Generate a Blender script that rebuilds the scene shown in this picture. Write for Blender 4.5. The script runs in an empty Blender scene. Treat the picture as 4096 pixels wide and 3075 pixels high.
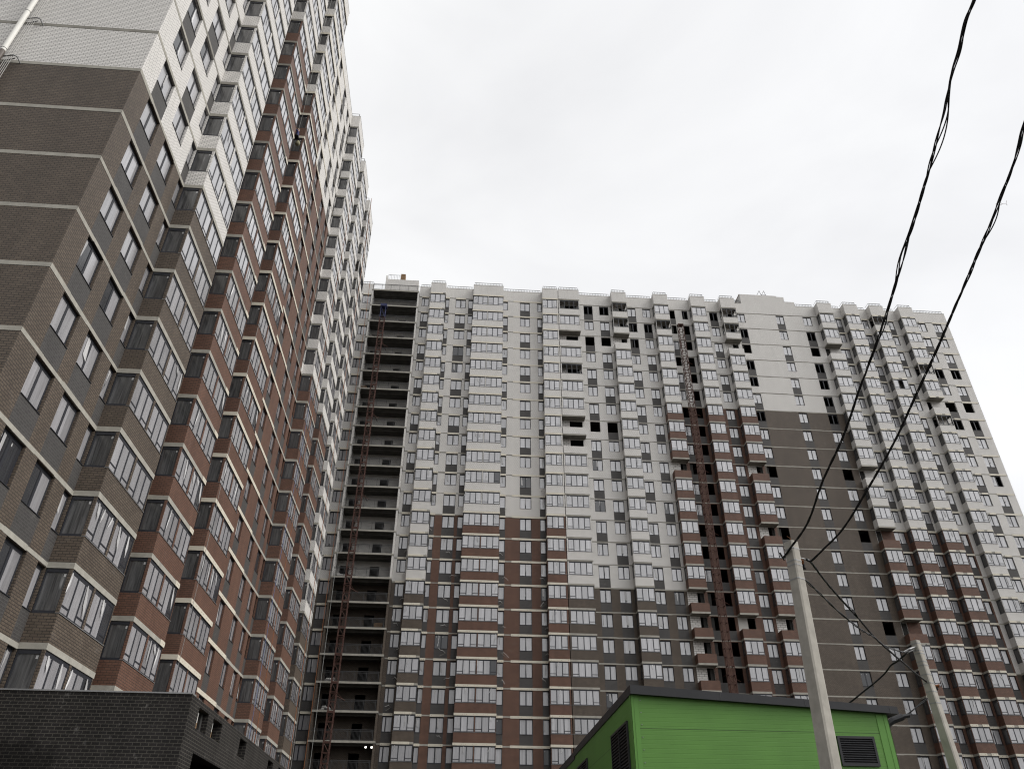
import bpy, bmesh, math, random
from mathutils import Vector, Matrix
random.seed(7)
SC = bpy.context.scene
COL = SC.collection

# ------------------------------------------------------------------ camera
CAMZ = 1.6
RIGHT = Vector((0.99746421, -0.07079039, 0.00734016))
FWD = Vector((0.05467911, 0.82827214, 0.55765173))
UP = Vector((-0.04555603, -0.55583629, 0.83004257))
FOC = 3054.58
W0, H0 = 4096.0, 3075.0
cam = bpy.data.cameras.new("camera")
camo = bpy.data.objects.new("camera", cam)
COL.objects.link(camo)
cam.sensor_width = 36.0
cam.sensor_fit = 'HORIZONTAL'
cam.lens = FOC / W0 * 36.0
cam.clip_start = 0.1
cam.clip_end = 6000
mw = Matrix((RIGHT, UP, -FWD)).transposed().to_4x4()
mw.translation = Vector((0, 0, CAMZ))
camo.matrix_world = mw
SC.camera = camo

# ------------------------------------------------------------------ sky and light (overcast)
SUN_EL, SUN_AZ = math.radians(42), math.radians(100)      # azimuth measured from +Y towards +X
SUN_DIR = Vector((math.sin(SUN_AZ) * math.cos(SUN_EL), math.cos(SUN_AZ) * math.cos(SUN_EL), math.sin(SUN_EL)))
world = bpy.data.worlds.new("World")
SC.world = world
world.use_nodes = True
nt = world.node_tree
nt.nodes.clear()


def wn(t, **k):
    n = nt.nodes.new(t)
    for a, b in k.items():
        setattr(n, a, b)
    return n


wo = wn('ShaderNodeOutputWorld')
bgc = wn('ShaderNodeBackground')
bgs = wn('ShaderNodeBackground')
add = wn('ShaderNodeAddShader')
sky = wn('ShaderNodeTexSky', sky_type='NISHITA')
sky.sun_disc = False
sky.sun_elevation = SUN_EL
sky.sun_rotation = SUN_AZ
sky.dust_density = 1.0
sky.air_density = 1.0
hs = wn('ShaderNodeHueSaturation')
hs.inputs['Saturation'].default_value = 0.25
nt.links.new(sky.outputs[0], hs.inputs['Color'])
nt.links.new(hs.outputs[0], bgs.inputs['Color'])
bgs.inputs['Strength'].default_value = 0.05
# cloud deck: soft grey-white noise, plus a brighter lobe added out of view to light the walls
tc = wn('ShaderNodeTexCoord')
mp = wn('ShaderNodeMapping')
mp.inputs['Scale'].default_value = (1.0, 1.0, 2.2)
nz = wn('ShaderNodeTexNoise')
nz.inputs['Scale'].default_value = 2.1
nz.inputs['Detail'].default_value = 5.0
nz.inputs['Roughness'].default_value = 0.5
nz.inputs['Distortion'].default_value = 0.5
cr = wn('ShaderNodeValToRGB')
cr.color_ramp.elements[0].position = 0.32
cr.color_ramp.elements[0].color = (0.83, 0.83, 0.84, 1)
cr.color_ramp.elements[1].position = 0.68
cr.color_ramp.elements[1].color = (1.0, 1.0, 1.0, 1)
nt.links.new(tc.outputs['Generated'], mp.inputs['Vector'])
nt.links.new(mp.outputs[0], nz.inputs['Vector'])
nt.links.new(nz.outputs['Fac'], cr.inputs['Fac'])
dot = wn('ShaderNodeVectorMath', operation='DOT_PRODUCT')
dot.inputs[1].default_value = Vector((0.66, -0.62, 0.42)).normalized()
nt.links.new(tc.outputs['Generated'], dot.inputs[0])
mr = wn('ShaderNodeMapRange', interpolation_type='SMOOTHSTEP')
mr.inputs['From Min'].default_value = 0.40
mr.inputs['From Max'].default_value = 1.0
mr.inputs['To Min'].default_value = 1.09
mr.inputs['To Max'].default_value = 2.9
nt.links.new(dot.outputs['Value'], mr.inputs['Value'])
nt.links.new(cr.outputs[0], bgc.inputs['Color'])
sepw = wn('ShaderNodeSeparateXYZ')
nt.links.new(tc.outputs['Generated'], sepw.inputs[0])
el = wn('ShaderNodeMapRange', interpolation_type='SMOOTHSTEP')   # overcast sky: darker towards the horizon
el.inputs['From Min'].default_value = 0.0
el.inputs['From Max'].default_value = 0.46
el.inputs['To Min'].default_value = 0.22
el.inputs['To Max'].default_value = 1.0
nt.links.new(sepw.outputs[2], el.inputs['Value'])
mul = wn('ShaderNodeMath', operation='MULTIPLY')
nt.links.new(mr.outputs[0], mul.inputs[0])
nt.links.new(el.outputs[0], mul.inputs[1])
nt.links.new(mul.outputs[0], bgc.inputs['Strength'])
nt.links.new(bgc.outputs[0], add.inputs[0])
nt.links.new(bgs.outputs[0], add.inputs[1])
nt.links.new(add.outputs[0], wo.inputs['Surface'])

sun = bpy.data.lights.new("sun", 'SUN')
sun.energy = 3.5
sun.angle = math.radians(40)
sun.color = (1.0, 0.97, 0.93)
suno = bpy.data.objects.new("sun", sun)
COL.objects.link(suno)
suno.rotation_euler = SUN_DIR.to_track_quat('Z', 'Y').to_euler()

SC.view_settings.view_transform = 'Standard'
SC.view_settings.look = 'None'
SC.view_settings.gamma = 1
SC.view_settings.exposure = -0.30
SC.render.engine = 'CYCLES'
SC.cycles.use_denoising = True
SC.cycles.denoising_input_passes = 'RGB_ALBEDO_NORMAL'
SC.cycles.denoising_prefilter = 'ACCURATE'
SC.cycles.filter_width = 1.15
SC.cycles.max_bounces = 6

# ------------------------------------------------------------------ materials
MATS = {}


def newmat(name):
    m = bpy.data.materials.new(name)
    m.use_nodes = True
    n = m.node_tree
    n.nodes.clear()
    out = n.nodes.new('ShaderNodeOutputMaterial')
    b = n.nodes.new('ShaderNodeBsdfPrincipled')
    n.links.new(b.outputs[0], out.inputs['Surface'])
    MATS[name] = m
    return m, n, b


def N(n, t, **k):
    x = n.nodes.new(t)
    for a, b in k.items():
        setattr(x, a, b)
    return x


def plain(name, col, rough=0.8, metal=0.0, var=0.12, scale=1.5, spec=0.3, streak=False):
    """colour with soft weathering in world space"""
    m, n, b = newmat(name)
    g = N(n, 'ShaderNodeNewGeometry')
    mpn = N(n, 'ShaderNodeMapping')
    mpn.inputs['Scale'].default_value = (1, 1, 0.25) if streak else (1, 1, 1)
    t = N(n, 'ShaderNodeTexNoise')
    t.inputs['Scale'].default_value = scale
    t.inputs['Detail'].default_value = 6
    t.inputs['Roughness'].default_value = 0.65
    r = N(n, 'ShaderNodeMapRange')
    r.inputs['From Min'].default_value = 0.25
    r.inputs['From Max'].default_value = 0.75
    r.inputs['To Min'].default_value = 1 - var
    r.inputs['To Max'].default_value = 1 + var
    mx = N(n, 'ShaderNodeVectorMath', operation='SCALE')
    mx.inputs[0].default_value = col
    n.links.new(g.outputs['Position'], mpn.inputs['Vector'])
    n.links.new(mpn.outputs[0], t.inputs['Vector'])
    n.links.new(t.outputs['Fac'], r.inputs['Value'])
    n.links.new(r.outputs[0], mx.inputs['Scale'])
    n.links.new(mx.outputs[0], b.inputs['Base Color'])
    b.inputs['Roughness'].default_value = rough
    b.inputs['Metallic'].default_value = metal
    b.inputs['Specular IOR Level'].default_value = spec
    return m


def brick(name, c1, c2, mortar, bw=0.26, rh=0.108, ms=0.011, rough=0.65, var=0.10, bias=0.0, shadow_patch=None, efflo=0.0, spec=0.28):
    m, n, b = newmat(name)
    g = N(n, 'ShaderNodeNewGeometry')
    sp = N(n, 'ShaderNodeSeparateXYZ')
    ad = N(n, 'ShaderNodeMath', operation='ADD')
    cb = N(n, 'ShaderNodeCombineXYZ')
    n.links.new(g.outputs['Position'], sp.inputs[0])
    n.links.new(sp.outputs[0], ad.inputs[0])
    n.links.new(sp.outputs[1], ad.inputs[1])
    n.links.new(ad.outputs[0], cb.inputs[0])
    n.links.new(sp.outputs[2], cb.inputs[1])
    t = N(n, 'ShaderNodeTexBrick')
    t.inputs['Scale'].default_value = 1.0
    t.inputs['Color1'].default_value = (*c1, 1)
    t.inputs['Color2'].default_value = (*c2, 1)
    t.inputs['Mortar'].default_value = (*mortar, 1)
    t.inputs['Mortar Size'].default_value = ms
    t.inputs['Mortar Smooth'].default_value = 0.25
    t.inputs['Bias'].default_value = bias
    t.inputs['Brick Width'].default_value = bw
    t.inputs['Row Height'].default_value = rh
    n.links.new(cb.outputs[0], t.inputs['Vector'])
    tn = N(n, 'ShaderNodeTexNoise')
    tn.inputs['Scale'].default_value = 0.55
    tn.inputs['Detail'].default_value = 7
    tn.inputs['Roughness'].default_value = 0.68
    n.links.new(g.outputs['Position'], tn.inputs['Vector'])
    r = N(n, 'ShaderNodeMapRange')
    r.inputs['From Min'].default_value = 0.28
    r.inputs['From Max'].default_value = 0.72
    r.inputs['To Min'].default_value = 1 - var
    r.inputs['To Max'].default_value = 1 + var
    n.links.new(tn.outputs['Fac'], r.inputs['Value'])
    # dirt streaks running down the wall
    mp2 = N(n, 'ShaderNodeMapping')
    mp2.inputs['Scale'].default_value = (1.6, 1.6, 0.09)
    ts = N(n, 'ShaderNodeTexNoise')
    ts.inputs['Scale'].default_value = 1.0
    ts.inputs['Detail'].default_value = 4
    n.links.new(g.outputs['Position'], mp2.inputs['Vector'])
    n.links.new(mp2.outputs[0], ts.inputs['Vector'])
    r2 = N(n, 'ShaderNodeMapRange')
    r2.inputs['From Min'].default_value = 0.3
    r2.inputs['From Max'].default_value = 0.7
    r2.inputs['To Min'].default_value = 1 - var * 0.7
    r2.inputs['To Max'].default_value = 1 + var * 0.7
    n.links.new(ts.outputs['Fac'], r2.inputs['Value'])
    mu = N(n, 'ShaderNodeMath', operation='MULTIPLY')
    n.links.new(r.outputs[0], mu.inputs[0])
    n.links.new(r2.outputs[0], mu.inputs[1])
    sc = N(n, 'ShaderNodeVectorMath', operation='SCALE')
    n.links.new(t.outputs['Color'], sc.inputs[0])
    n.links.new(mu.outputs[0], sc.inputs['Scale'])
    col = sc.outputs[0]
    if efflo > 0:                                   # lime bloom: pale irregular patches on some bricks
        te = N(n, 'ShaderNodeTexNoise')
        te.inputs['Scale'].default_value = 1.35
        te.inputs['Detail'].default_value = 8
        te.inputs['Roughness'].default_value = 0.75
        n.links.new(g.outputs['Position'], te.inputs['Vector'])
        re = N(n, 'ShaderNodeMapRange')
        re.inputs['From Min'].default_value = 0.60
        re.inputs['From Max'].default_value = 0.72
        re.inputs['To Min'].default_value = 0.0
        re.inputs['To Max'].default_value = efflo
        n.links.new(te.outputs['Fac'], re.inputs['Value'])
        mxe = N(n, 'ShaderNodeMix', data_type='RGBA')
        mxe.inputs['B'].default_value = (0.42, 0.40, 0.38, 1)
        n.links.new(re.outputs[0], mxe.inputs['Factor'])
        n.links.new(col, mxe.inputs['A'])
        col = mxe.outputs['Result']
    if shadow_patch:                                       # soft-edged shadow silhouette, painted darker into the brick colour
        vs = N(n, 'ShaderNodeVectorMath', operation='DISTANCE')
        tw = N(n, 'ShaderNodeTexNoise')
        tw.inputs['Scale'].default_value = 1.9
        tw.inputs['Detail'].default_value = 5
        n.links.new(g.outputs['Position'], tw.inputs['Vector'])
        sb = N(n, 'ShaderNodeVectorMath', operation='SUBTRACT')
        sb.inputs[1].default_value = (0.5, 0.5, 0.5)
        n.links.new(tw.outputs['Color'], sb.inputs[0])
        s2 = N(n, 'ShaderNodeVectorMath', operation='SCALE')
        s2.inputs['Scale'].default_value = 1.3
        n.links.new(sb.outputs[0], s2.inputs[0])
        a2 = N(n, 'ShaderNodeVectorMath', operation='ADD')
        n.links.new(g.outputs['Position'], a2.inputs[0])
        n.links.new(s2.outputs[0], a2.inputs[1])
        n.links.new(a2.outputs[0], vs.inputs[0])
        vs.inputs[1].default_value = shadow_patch[0]
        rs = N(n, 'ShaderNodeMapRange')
        rs.inputs['From Min'].default_value = shadow_patch[1] * 0.75
        rs.inputs['From Max'].default_value = shadow_patch[1]
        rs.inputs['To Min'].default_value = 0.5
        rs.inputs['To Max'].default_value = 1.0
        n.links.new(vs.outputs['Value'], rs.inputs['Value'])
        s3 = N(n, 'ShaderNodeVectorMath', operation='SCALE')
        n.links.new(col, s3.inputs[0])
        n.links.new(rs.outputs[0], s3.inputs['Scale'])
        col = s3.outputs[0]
    n.links.new(col, b.inputs['Base Color'])
    b.inputs['Roughness'].default_value = rough
    b.inputs['Specular IOR Level'].default_value = spec
    bp = N(n, 'ShaderNodeBump')
    bp.inputs['Strength'].default_value = 0.4
    bp.inputs['Distance'].default_value = 0.008
    bp.invert = True
    n.links.new(t.outputs['Fac'], bp.inputs['Height'])
    n.links.new(bp.outputs[0], b.inputs['Normal'])
    return m


brick('white_brick', (0.61, 0.59, 0.56), (0.575, 0.555, 0.525), (0.16, 0.155, 0.15), ms=0.013, var=0.04)
brick('brown_brick', (0.094, 0.073, 0.055), (0.074, 0.057, 0.043), (0.024, 0.020, 0.017), ms=0.013, var=0.13, efflo=0.07)
brick('red_brick', (0.120, 0.061, 0.041), (0.096, 0.049, 0.033), (0.040, 0.026, 0.020), ms=0.012, var=0.13, efflo=0.07)
brick('dark_brick', (0.050, 0.047, 0.045), (0.040, 0.037, 0.036), (0.070, 0.067, 0.063), var=0.10, efflo=0.09)
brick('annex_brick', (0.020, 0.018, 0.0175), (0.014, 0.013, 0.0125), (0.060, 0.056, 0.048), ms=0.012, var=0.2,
      shadow_patch=((-13.9, 28.0, 4.55), 1.45), efflo=0.25, spec=0.1)
brick('block_masonry', (0.62, 0.60, 0.57), (0.55, 0.53, 0.50), (0.10, 0.095, 0.09), bw=0.62, rh=0.26, ms=0.022, var=0.08)
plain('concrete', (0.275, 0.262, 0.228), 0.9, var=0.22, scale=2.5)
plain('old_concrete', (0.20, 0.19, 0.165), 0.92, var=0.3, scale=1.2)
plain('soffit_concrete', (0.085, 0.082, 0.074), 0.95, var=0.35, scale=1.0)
plain('cream_metal', (0.50, 0.465, 0.385), 0.55, var=0.05, scale=0.8)
plain('frame_metal', (0.022, 0.023, 0.028), 0.45, var=0.1)
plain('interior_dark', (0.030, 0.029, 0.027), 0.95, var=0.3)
plain('rail_metal', (0.045, 0.045, 0.046), 0.6, var=0.1)
plain('rust_steel', (0.060, 0.027, 0.020), 0.75, var=0.25, scale=3)
plain('blue_paint', (0.012, 0.016, 0.06), 0.6)
plain('pole_concrete', (0.285, 0.268, 0.235), 0.9, var=0.22, scale=3.0)
plain('cable_black', (0.010, 0.010, 0.011), 0.45, var=0.1)
plain('galvanised', (0.22, 0.22, 0.22), 0.5, metal=0.3, var=0.15)
plain('black_trim', (0.014, 0.014, 0.016), 0.42, var=0.25, scale=2.0, spec=0.35)
plain('pipe_white', (0.66, 0.645, 0.60), 0.5, var=0.05)
plain('pipe_brown', (0.105, 0.088, 0.075), 0.5, var=0.1)
plain('wood', (0.17, 0.105, 0.055), 0.8, var=0.25, scale=4)
plain('bag_white', (0.45, 0.44, 0.42), 0.8, var=0.15, scale=4)
plain('rope_orange', (0.20, 0.075, 0.03), 0.8)
plain('rope_grey', (0.22, 0.22, 0.21), 0.8)
plain('rope_blue', (0.09, 0.11, 0.20), 0.8)
plain('jacket_blue', (0.018, 0.022, 0.085), 0.8)
plain('trouser_black', (0.014, 0.014, 0.016), 0.85)
plain('skin', (0.42, 0.25, 0.18), 0.6)
plain('helmet_white', (0.55, 0.52, 0.42), 0.4)
plain('sack_beige', (0.22, 0.20, 0.13), 0.85, var=0.3, scale=6)
plain('ground_dirt', (0.055, 0.050, 0.044), 0.95, var=0.3, scale=0.4)
plain('roof_felt', (0.08, 0.08, 0.082), 0.9)
plain('plaster', (0.40, 0.385, 0.36), 0.9, var=0.12)
plain('rust_brown', (0.16, 0.06, 0.02), 0.8)

# green sandwich panels: small horizontal ribs, one open joint per 1.15 m
m, n, b = newmat('green_panel')
g = N(n, 'ShaderNodeNewGeometry')
sp = N(n, 'ShaderNodeSeparateXYZ')
n.links.new(g.outputs['Position'], sp.inputs[0])
md = N(n, 'ShaderNodeMath', operation='PINGPONG')
md.inputs[1].default_value = 0.05
n.links.new(sp.outputs[2], md.inputs[0])
rr = N(n, 'ShaderNodeMapRange')
rr.inputs['From Min'].default_value = 0.0
rr.inputs['From Max'].default_value = 0.007
rr.inputs['To Min'].default_value = 0.0
rr.inputs['To Max'].default_value = 1.0
n.links.new(md.outputs[0], rr.inputs['Value'])
bp = N(n, 'ShaderNodeBump')
bp.inputs['Strength'].default_value = 0.5
bp.inputs['Distance'].default_value = 0.004
n.links.new(rr.outputs[0], bp.inputs['Height'])
n.links.new(bp.outputs[0], b.inputs['Normal'])
tn = N(n, 'ShaderNodeTexNoise')
tn.inputs['Scale'].default_value = 1.1
tn.inputs['Detail'].default_value = 7
n.links.new(g.outputs['Position'], tn.inputs['Vector'])
r3 = N(n, 'ShaderNodeMapRange')
r3.inputs['From Min'].default_value = 0.3
r3.inputs['From Max'].default_value = 0.7
r3.inputs['To Min'].default_value = 0.93
r3.inputs['To Max'].default_value = 1.07
n.links.new(tn.outputs['Fac'], r3.inputs['Value'])
mj = N(n, 'ShaderNodeMath', operation='SUBTRACT')          # dark open joint
mj.inputs[1].default_value = 5.045
n.links.new(sp.outputs[2], mj.inputs[0])
mp_ = N(n, 'ShaderNodeMath', operation='PINGPONG')
mp_.inputs[1].default_value = 0.575
n.links.new(mj.outputs[0], mp_.inputs[0])
rj = N(n, 'ShaderNodeMapRange')
rj.inputs['From Min'].default_value = 0.004
rj.inputs['From Max'].default_value = 0.009
rj.inputs['To Min'].default_value = 0.25
rj.inputs['To Max'].default_value = 1.0
n.links.new(mp_.outputs[0], rj.inputs['Value'])
mm = N(n, 'ShaderNodeMath', operation='MULTIPLY')
n.links.new(r3.outputs[0], mm.inputs[0])
n.links.new(rj.outputs[0], mm.inputs[1])
rb = N(n, 'ShaderNodeMapRange')
rb.inputs['To Min'].default_value = 0.88
rb.inputs['To Max'].default_value = 1.0
n.links.new(rr.outputs[0], rb.inputs['Value'])
mm2 = N(n, 'ShaderNodeMath', operation='MULTIPLY')
n.links.new(mm.outputs[0], mm2.inputs[0])
n.links.new(rb.outputs[0], mm2.inputs[1])
sc_ = N(n, 'ShaderNodeVectorMath', operation='SCALE')
sc_.inputs[0].default_value = (0.084, 0.200, 0.036)
n.links.new(mm2.outputs[0], sc_.inputs['Scale'])
n.links.new(sc_.outputs[0], b.inputs['Base Color'])
b.inputs['Roughness'].default_value = 0.5
b.inputs['Specular IOR Level'].default_value = 0.3
plain('green_trim', (0.088, 0.215, 0.040), 0.5, var=0.05)


def film(name, base, bright, dark, rough, streak_amt, coat):
    """window panes behind crumpled protective film: vertical wrinkles, each pane a little different"""
    m, n, b = newmat(name)
    g = N(n, 'ShaderNodeNewGeometry')
    # per-pane tone
    sn = N(n, 'ShaderNodeVectorMath', operation='SNAP')
    sn.inputs[1].default_value = (0.73, 0.73, 3.0)
    n.links.new(g.outputs['Position'], sn.inputs[0])
    wnz = N(n, 'ShaderNodeTexWhiteNoise', noise_dimensions='3D')
    n.links.new(sn.outputs[0], wnz.inputs['Vector'])
    # wrinkles
    mpn = N(n, 'ShaderNodeMapping')
    mpn.inputs['Scale'].default_value = (9, 9, 0.55)
    mpn.inputs['Rotation'].default_value = (0.10, 0.08, 0)
    t = N(n, 'ShaderNodeTexNoise')
    t.inputs['Scale'].default_value = 1.0
    t.inputs['Detail'].default_value = 4
    t.inputs['Roughness'].default_value = 0.6
    t.inputs['Distortion'].default_value = 0.8
    n.links.new(g.outputs['Position'], mpn.inputs['Vector'])
    n.links.new(mpn.outputs[0], t.inputs['Vector'])
    # crossing creases
    t2 = N(n, 'ShaderNodeTexNoise', noise_type='RIDGED_MULTIFRACTAL')
    mp2 = N(n, 'ShaderNodeMapping')
    mp2.inputs['Scale'].default_value = (3.2, 3.2, 0.8)
    mp2.inputs['Rotation'].default_value = (0.35, -0.3, 0)
    n.links.new(g.outputs['Position'], mp2.inputs['Vector'])
    n.links.new(mp2.outputs[0], t2.inputs['Vector'])
    t2.inputs['Scale'].default_value = 1.0
    t2.inputs['Detail'].default_value = 3
    r2 = N(n, 'ShaderNodeMapRange')
    r2.inputs['From Min'].default_value = 0.45
    r2.inputs['From Max'].default_value = 1.05
    r2.inputs['To Min'].default_value = 0
    r2.inputs['To Max'].default_value = streak_amt
    n.links.new(t2.outputs['Fac'], r2.inputs['Value'])
    cr_ = N(n, 'ShaderNodeValToRGB')
    cr_.color_ramp.elements[0].position = 0.30
    cr_.color_ramp.elements[0].color = (*dark, 1)
    cr_.color_ramp.elements[1].position = 0.66
    cr_.color_ramp.elements[1].color = (*base, 1)
    n.links.new(t.outputs['Fac'], cr_.inputs['Fac'])
    mx = N(n, 'ShaderNodeMix', data_type='RGBA')
    mx.inputs['B'].default_value = (*bright, 1)
    n.links.new(r2.outputs[0], mx.inputs['Factor'])
    n.links.new(cr_.outputs[0], mx.inputs['A'])
    rv = N(n, 'ShaderNodeMapRange')
    rv.inputs['To Min'].default_value = 0.70
    rv.inputs['To Max'].default_value = 1.10
    n.links.new(wnz.outputs['Value'], rv.inputs['Value'])
    sc = N(n, 'ShaderNodeVectorMath', operation='SCALE')
    n.links.new(mx.outputs['Result'], sc.inputs[0])
    n.links.new(rv.outputs[0], sc.inputs['Scale'])
    n.links.new(sc.outputs[0], b.inputs['Base Color'])
    b.inputs['Roughness'].default_value = rough
    b.inputs['Specular IOR Level'].default_value = 0.5 + 0.5 * (coat > .9)
    b.inputs['Coat Weight'].default_value = coat
    b.inputs['Coat Roughness'].default_value = 0.12
    bp = N(n, 'ShaderNodeBump')
    bp.inputs['Strength'].default_value = 0.35
    bp.inputs['Distance'].default_value = 0.012
    n.links.new(t.outputs['Fac'], bp.inputs['Height'])
    n.links.new(bp.outputs[0], b.inputs['Normal'])


film('pane_film', (0.315, 0.31, 0.32), (0.47, 0.465, 0.47), (0.225, 0.22, 0.23), 0.26, 0.45, 1.0)
film('side_glass', (0.10, 0.10, 0.10), (0.55, 0.55, 0.55), (0.030, 0.030, 0.031), 0.22, 0.75, 0.3)
film('clear_glass', (0.030, 0.031, 0.035), (0.10, 0.10, 0.105), (0.020, 0.021, 0.024), 0.08, 0.2, 0.3)
film('loose_film', (0.46, 0.455, 0.45), (0.56, 0.555, 0.55), (0.33, 0.325, 0.325), 0.4, 0.5, 0.2)
m, n, b = newmat('lamp_glow')
b.inputs['Emission Color'].default_value = (1.0, 0.97, 0.85, 1)
b.inputs['Emission Strength'].default_value = 14
b.inputs['Base Color'].default_value = (0.8, 0.8, 0.8, 1)


# ------------------------------------------------------------------ mesh building
class MB:
    def __init__(s):
        s.v, s.f, s.m, s.mats = [], [], [], []

    def mi(s, mat):
        if mat not in s.mats:
            s.mats.append(mat)
        return s.mats.index(mat)

    def poly(s, pts, mat):
        k = len(s.v)
        s.v += [tuple(p) for p in pts]
        s.f.append(tuple(range(k, k + len(pts))))
        s.m.append(s.mi(mat))

    def hexa(s, c, mat, flip=False):
        """c: eight corners, lower four then upper four, same order"""
        k = len(s.v)
        s.v += [tuple(p) for p in c]
        fs = [(3, 2, 1, 0), (4, 5, 6, 7), (0, 1, 5, 4), (1, 2, 6, 5), (2, 3, 7, 6), (3, 0, 4, 7)]
        for f in fs:
            f = tuple(k + i for i in (reversed(f) if flip else f))
            s.f.append(f)
            s.m.append(s.mi(mat))

    def box(s, a, b, mat):
        x0, y0, z0 = a
        x1, y1, z1 = b
        s.hexa([(x0, y0, z0), (x1, y0, z0), (x1, y1, z0), (x0, y1, z0),
                (x0, y0, z1), (x1, y0, z1), (x1, y1, z1), (x0, y1, z1)], mat)

    def tube(s, pts, r, mat, n=6, caps=True):
        pts = [Vector(p) for p in pts]
        rings = []
        up = Vector((0, 0, 1))
        prev = None
        for i, p in enumerate(pts):
            d = (pts[min(i + 1, len(pts) - 1)] - pts[max(i - 1, 0)]).normalized()
            if prev is None:
                a = d.cross(up)
                if a.length < 1e-3:
                    a = d.cross(Vector((1, 0, 0)))
            else:
                a = prev - d * prev.dot(d)
            a.normalize()
            prev = a
            c = d.cross(a)
            rr = r[i] if isinstance(r, (list, tuple)) else r
            k = len(s.v)
            for j in range(n):
                t = 2 * math.pi * j / n
                s.v.append(tuple(p + a * (rr * math.cos(t)) + c * (rr * math.sin(t))))
            rings.append(k)
        mi = s.mi(mat)
        for i in range(len(rings) - 1):
            for j in range(n):
                s.f.append((rings[i] + j, rings[i] + (j + 1) % n, rings[i + 1] + (j + 1) % n, rings[i + 1] + j))
                s.m.append(mi)
        if caps:
            s.f.append(tuple(rings[0] + j for j in reversed(range(n))))
            s.m.append(mi)
            s.f.append(tuple(rings[-1] + j for j in range(n)))
            s.m.append(mi)

    def extend(s, o, off):
        k = len(s.v)
        s.v += [(p[0] + off[0], p[1] + off[1], p[2] + off[2]) for p in o.v]
        for f, mm_ in zip(o.f, o.m):
            s.f.append(tuple(i + k for i in f))
            s.m.append(s.mi(o.mats[mm_]))

    def mesh(s, name, loc=(0, 0, 0)):
        me = bpy.data.meshes.new(name)
        me.from_pydata([(p[0] - loc[0], p[1] - loc[1], p[2] - loc[2]) for p in s.v], [], s.f)
        for q in s.mats:
            me.materials.append(MATS[q])
        me.polygons.foreach_set('material_index', s.m)
        me.update()
        return me

    def build(s, name, parent=None, smooth=False, origin=None):
        """verts are world coordinates; the object sits at its parent's origin"""
        loc = Vector((0, 0, 0))
        if parent is not None:
            loc = wloc(parent)
        elif origin is not None:
            loc = Vector(origin)
        me = s.mesh(name, loc)
        if smooth:
            me.polygons.foreach_set('use_smooth', [True] * len(me.polygons))
        o = bpy.data.objects.new(name, me)
        COL.objects.link(o)
        if parent is not None:
            o.parent = parent
        else:
            o.location = loc
        return o


def wloc(o):
    p = Vector(o.location)
    while o.parent:
        o = o.parent
        p = p + o.location
    return p


def tag(o, label=None, cat=None, group=None, kind=None):
    if label:
        o['label'] = label
    if cat:
        o['category'] = cat
    if group:
        o['group'] = group
    if kind:
        o['kind'] = kind
    return o


def thing(name, loc, label, cat, group=None):
    o = bpy.data.objects.new(name, None)
    COL.objects.link(o)
    o.location = loc
    o.empty_display_size = 0.5
    return tag(o, label, cat, group)


def inst(name, me, parent, wpos):
    o = bpy.data.objects.new(name, me)
    COL.objects.link(o)
    o.parent = parent
    o.location = Vector(wpos) - wloc(parent)
    return o


def ray(x, y):
    return RIGHT * ((x - W0 / 2) / FOC) + FWD - UP * ((y - H0 / 2) / FOC)


def at(x, y, t):
    return ray(x, y) * t + Vector((0, 0, CAMZ))


def proj(p):
    q = Vector(p) - Vector((0, 0, CAMZ))
    d = q.dot(FWD)
    if d < 0.1:
        return None
    return (W0 / 2 + FOC * q.dot(RIGHT) / d, H0 / 2 - FOC * q.dot(UP) / d, d)


# ------------------------------------------------------------------ facade frames: u along the wall, w outwards, z up
D = 90.90
ZT = 78.365
XL = -15.718
ZTL = 78.06
YL = 22.20
BD = 1.1           # bay depth, far buildings
BL = 1.0           # bay depth, near building


def FC(u, w, z):
    return (u, D - w, z)


def FL(u, w, z):
    return (XL + w, u, z)


def FC0(u, w, z):
    return (u, -w, z)


def FL0(u, w, z):
    return (w, u, z)


def fbox(mb, F, u0, u1, w0, w1, z0, z1, mat):
    mb.hexa([F(u0, w0, z0), F(u1, w0, z0), F(u1, w1, z0), F(u0, w1, z0),
             F(u0, w0, z1), F(u1, w0, z1), F(u1, w1, z1), F(u0, w1, z1)], mat, flip=True)


def fquad(mb, F, u0, u1, z0, z1, w, mat):
    if u1 - u0 < 1e-4 or z1 - z0 < 1e-4:
        return
    mb.poly([F(u0, w, z0), F(u1, w, z0), F(u1, w, z1), F(u0, w, z1)], mat)


FH = 3.0
NF = 26
WT, WB = -0.20, -1.86       # window head and sill below the floor joint
PT = -1.90                  # balcony parapet top
REV = 0.20


def reveal(mb, F, u0, u1, z0, z1, mat, depth=REV):
    mb.poly([F(u0, 0, z0), F(u0, 0, z1), F(u0, -depth, z1), F(u0, -depth, z0)], mat)
    mb.poly([F(u1, 0, z0), F(u1, -depth, z0), F(u1, -depth, z1), F(u1, 0, z1)], mat)
    mb.poly([F(u0, 0, z1), F(u1, 0, z1), F(u1, -depth, z1), F(u0, -depth, z1)], mat)
    mb.poly([F(u0, 0, z0), F(u0, -depth, z0), F(u1, -depth, z0), F(u1, 0, z0)], mat)


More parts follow.
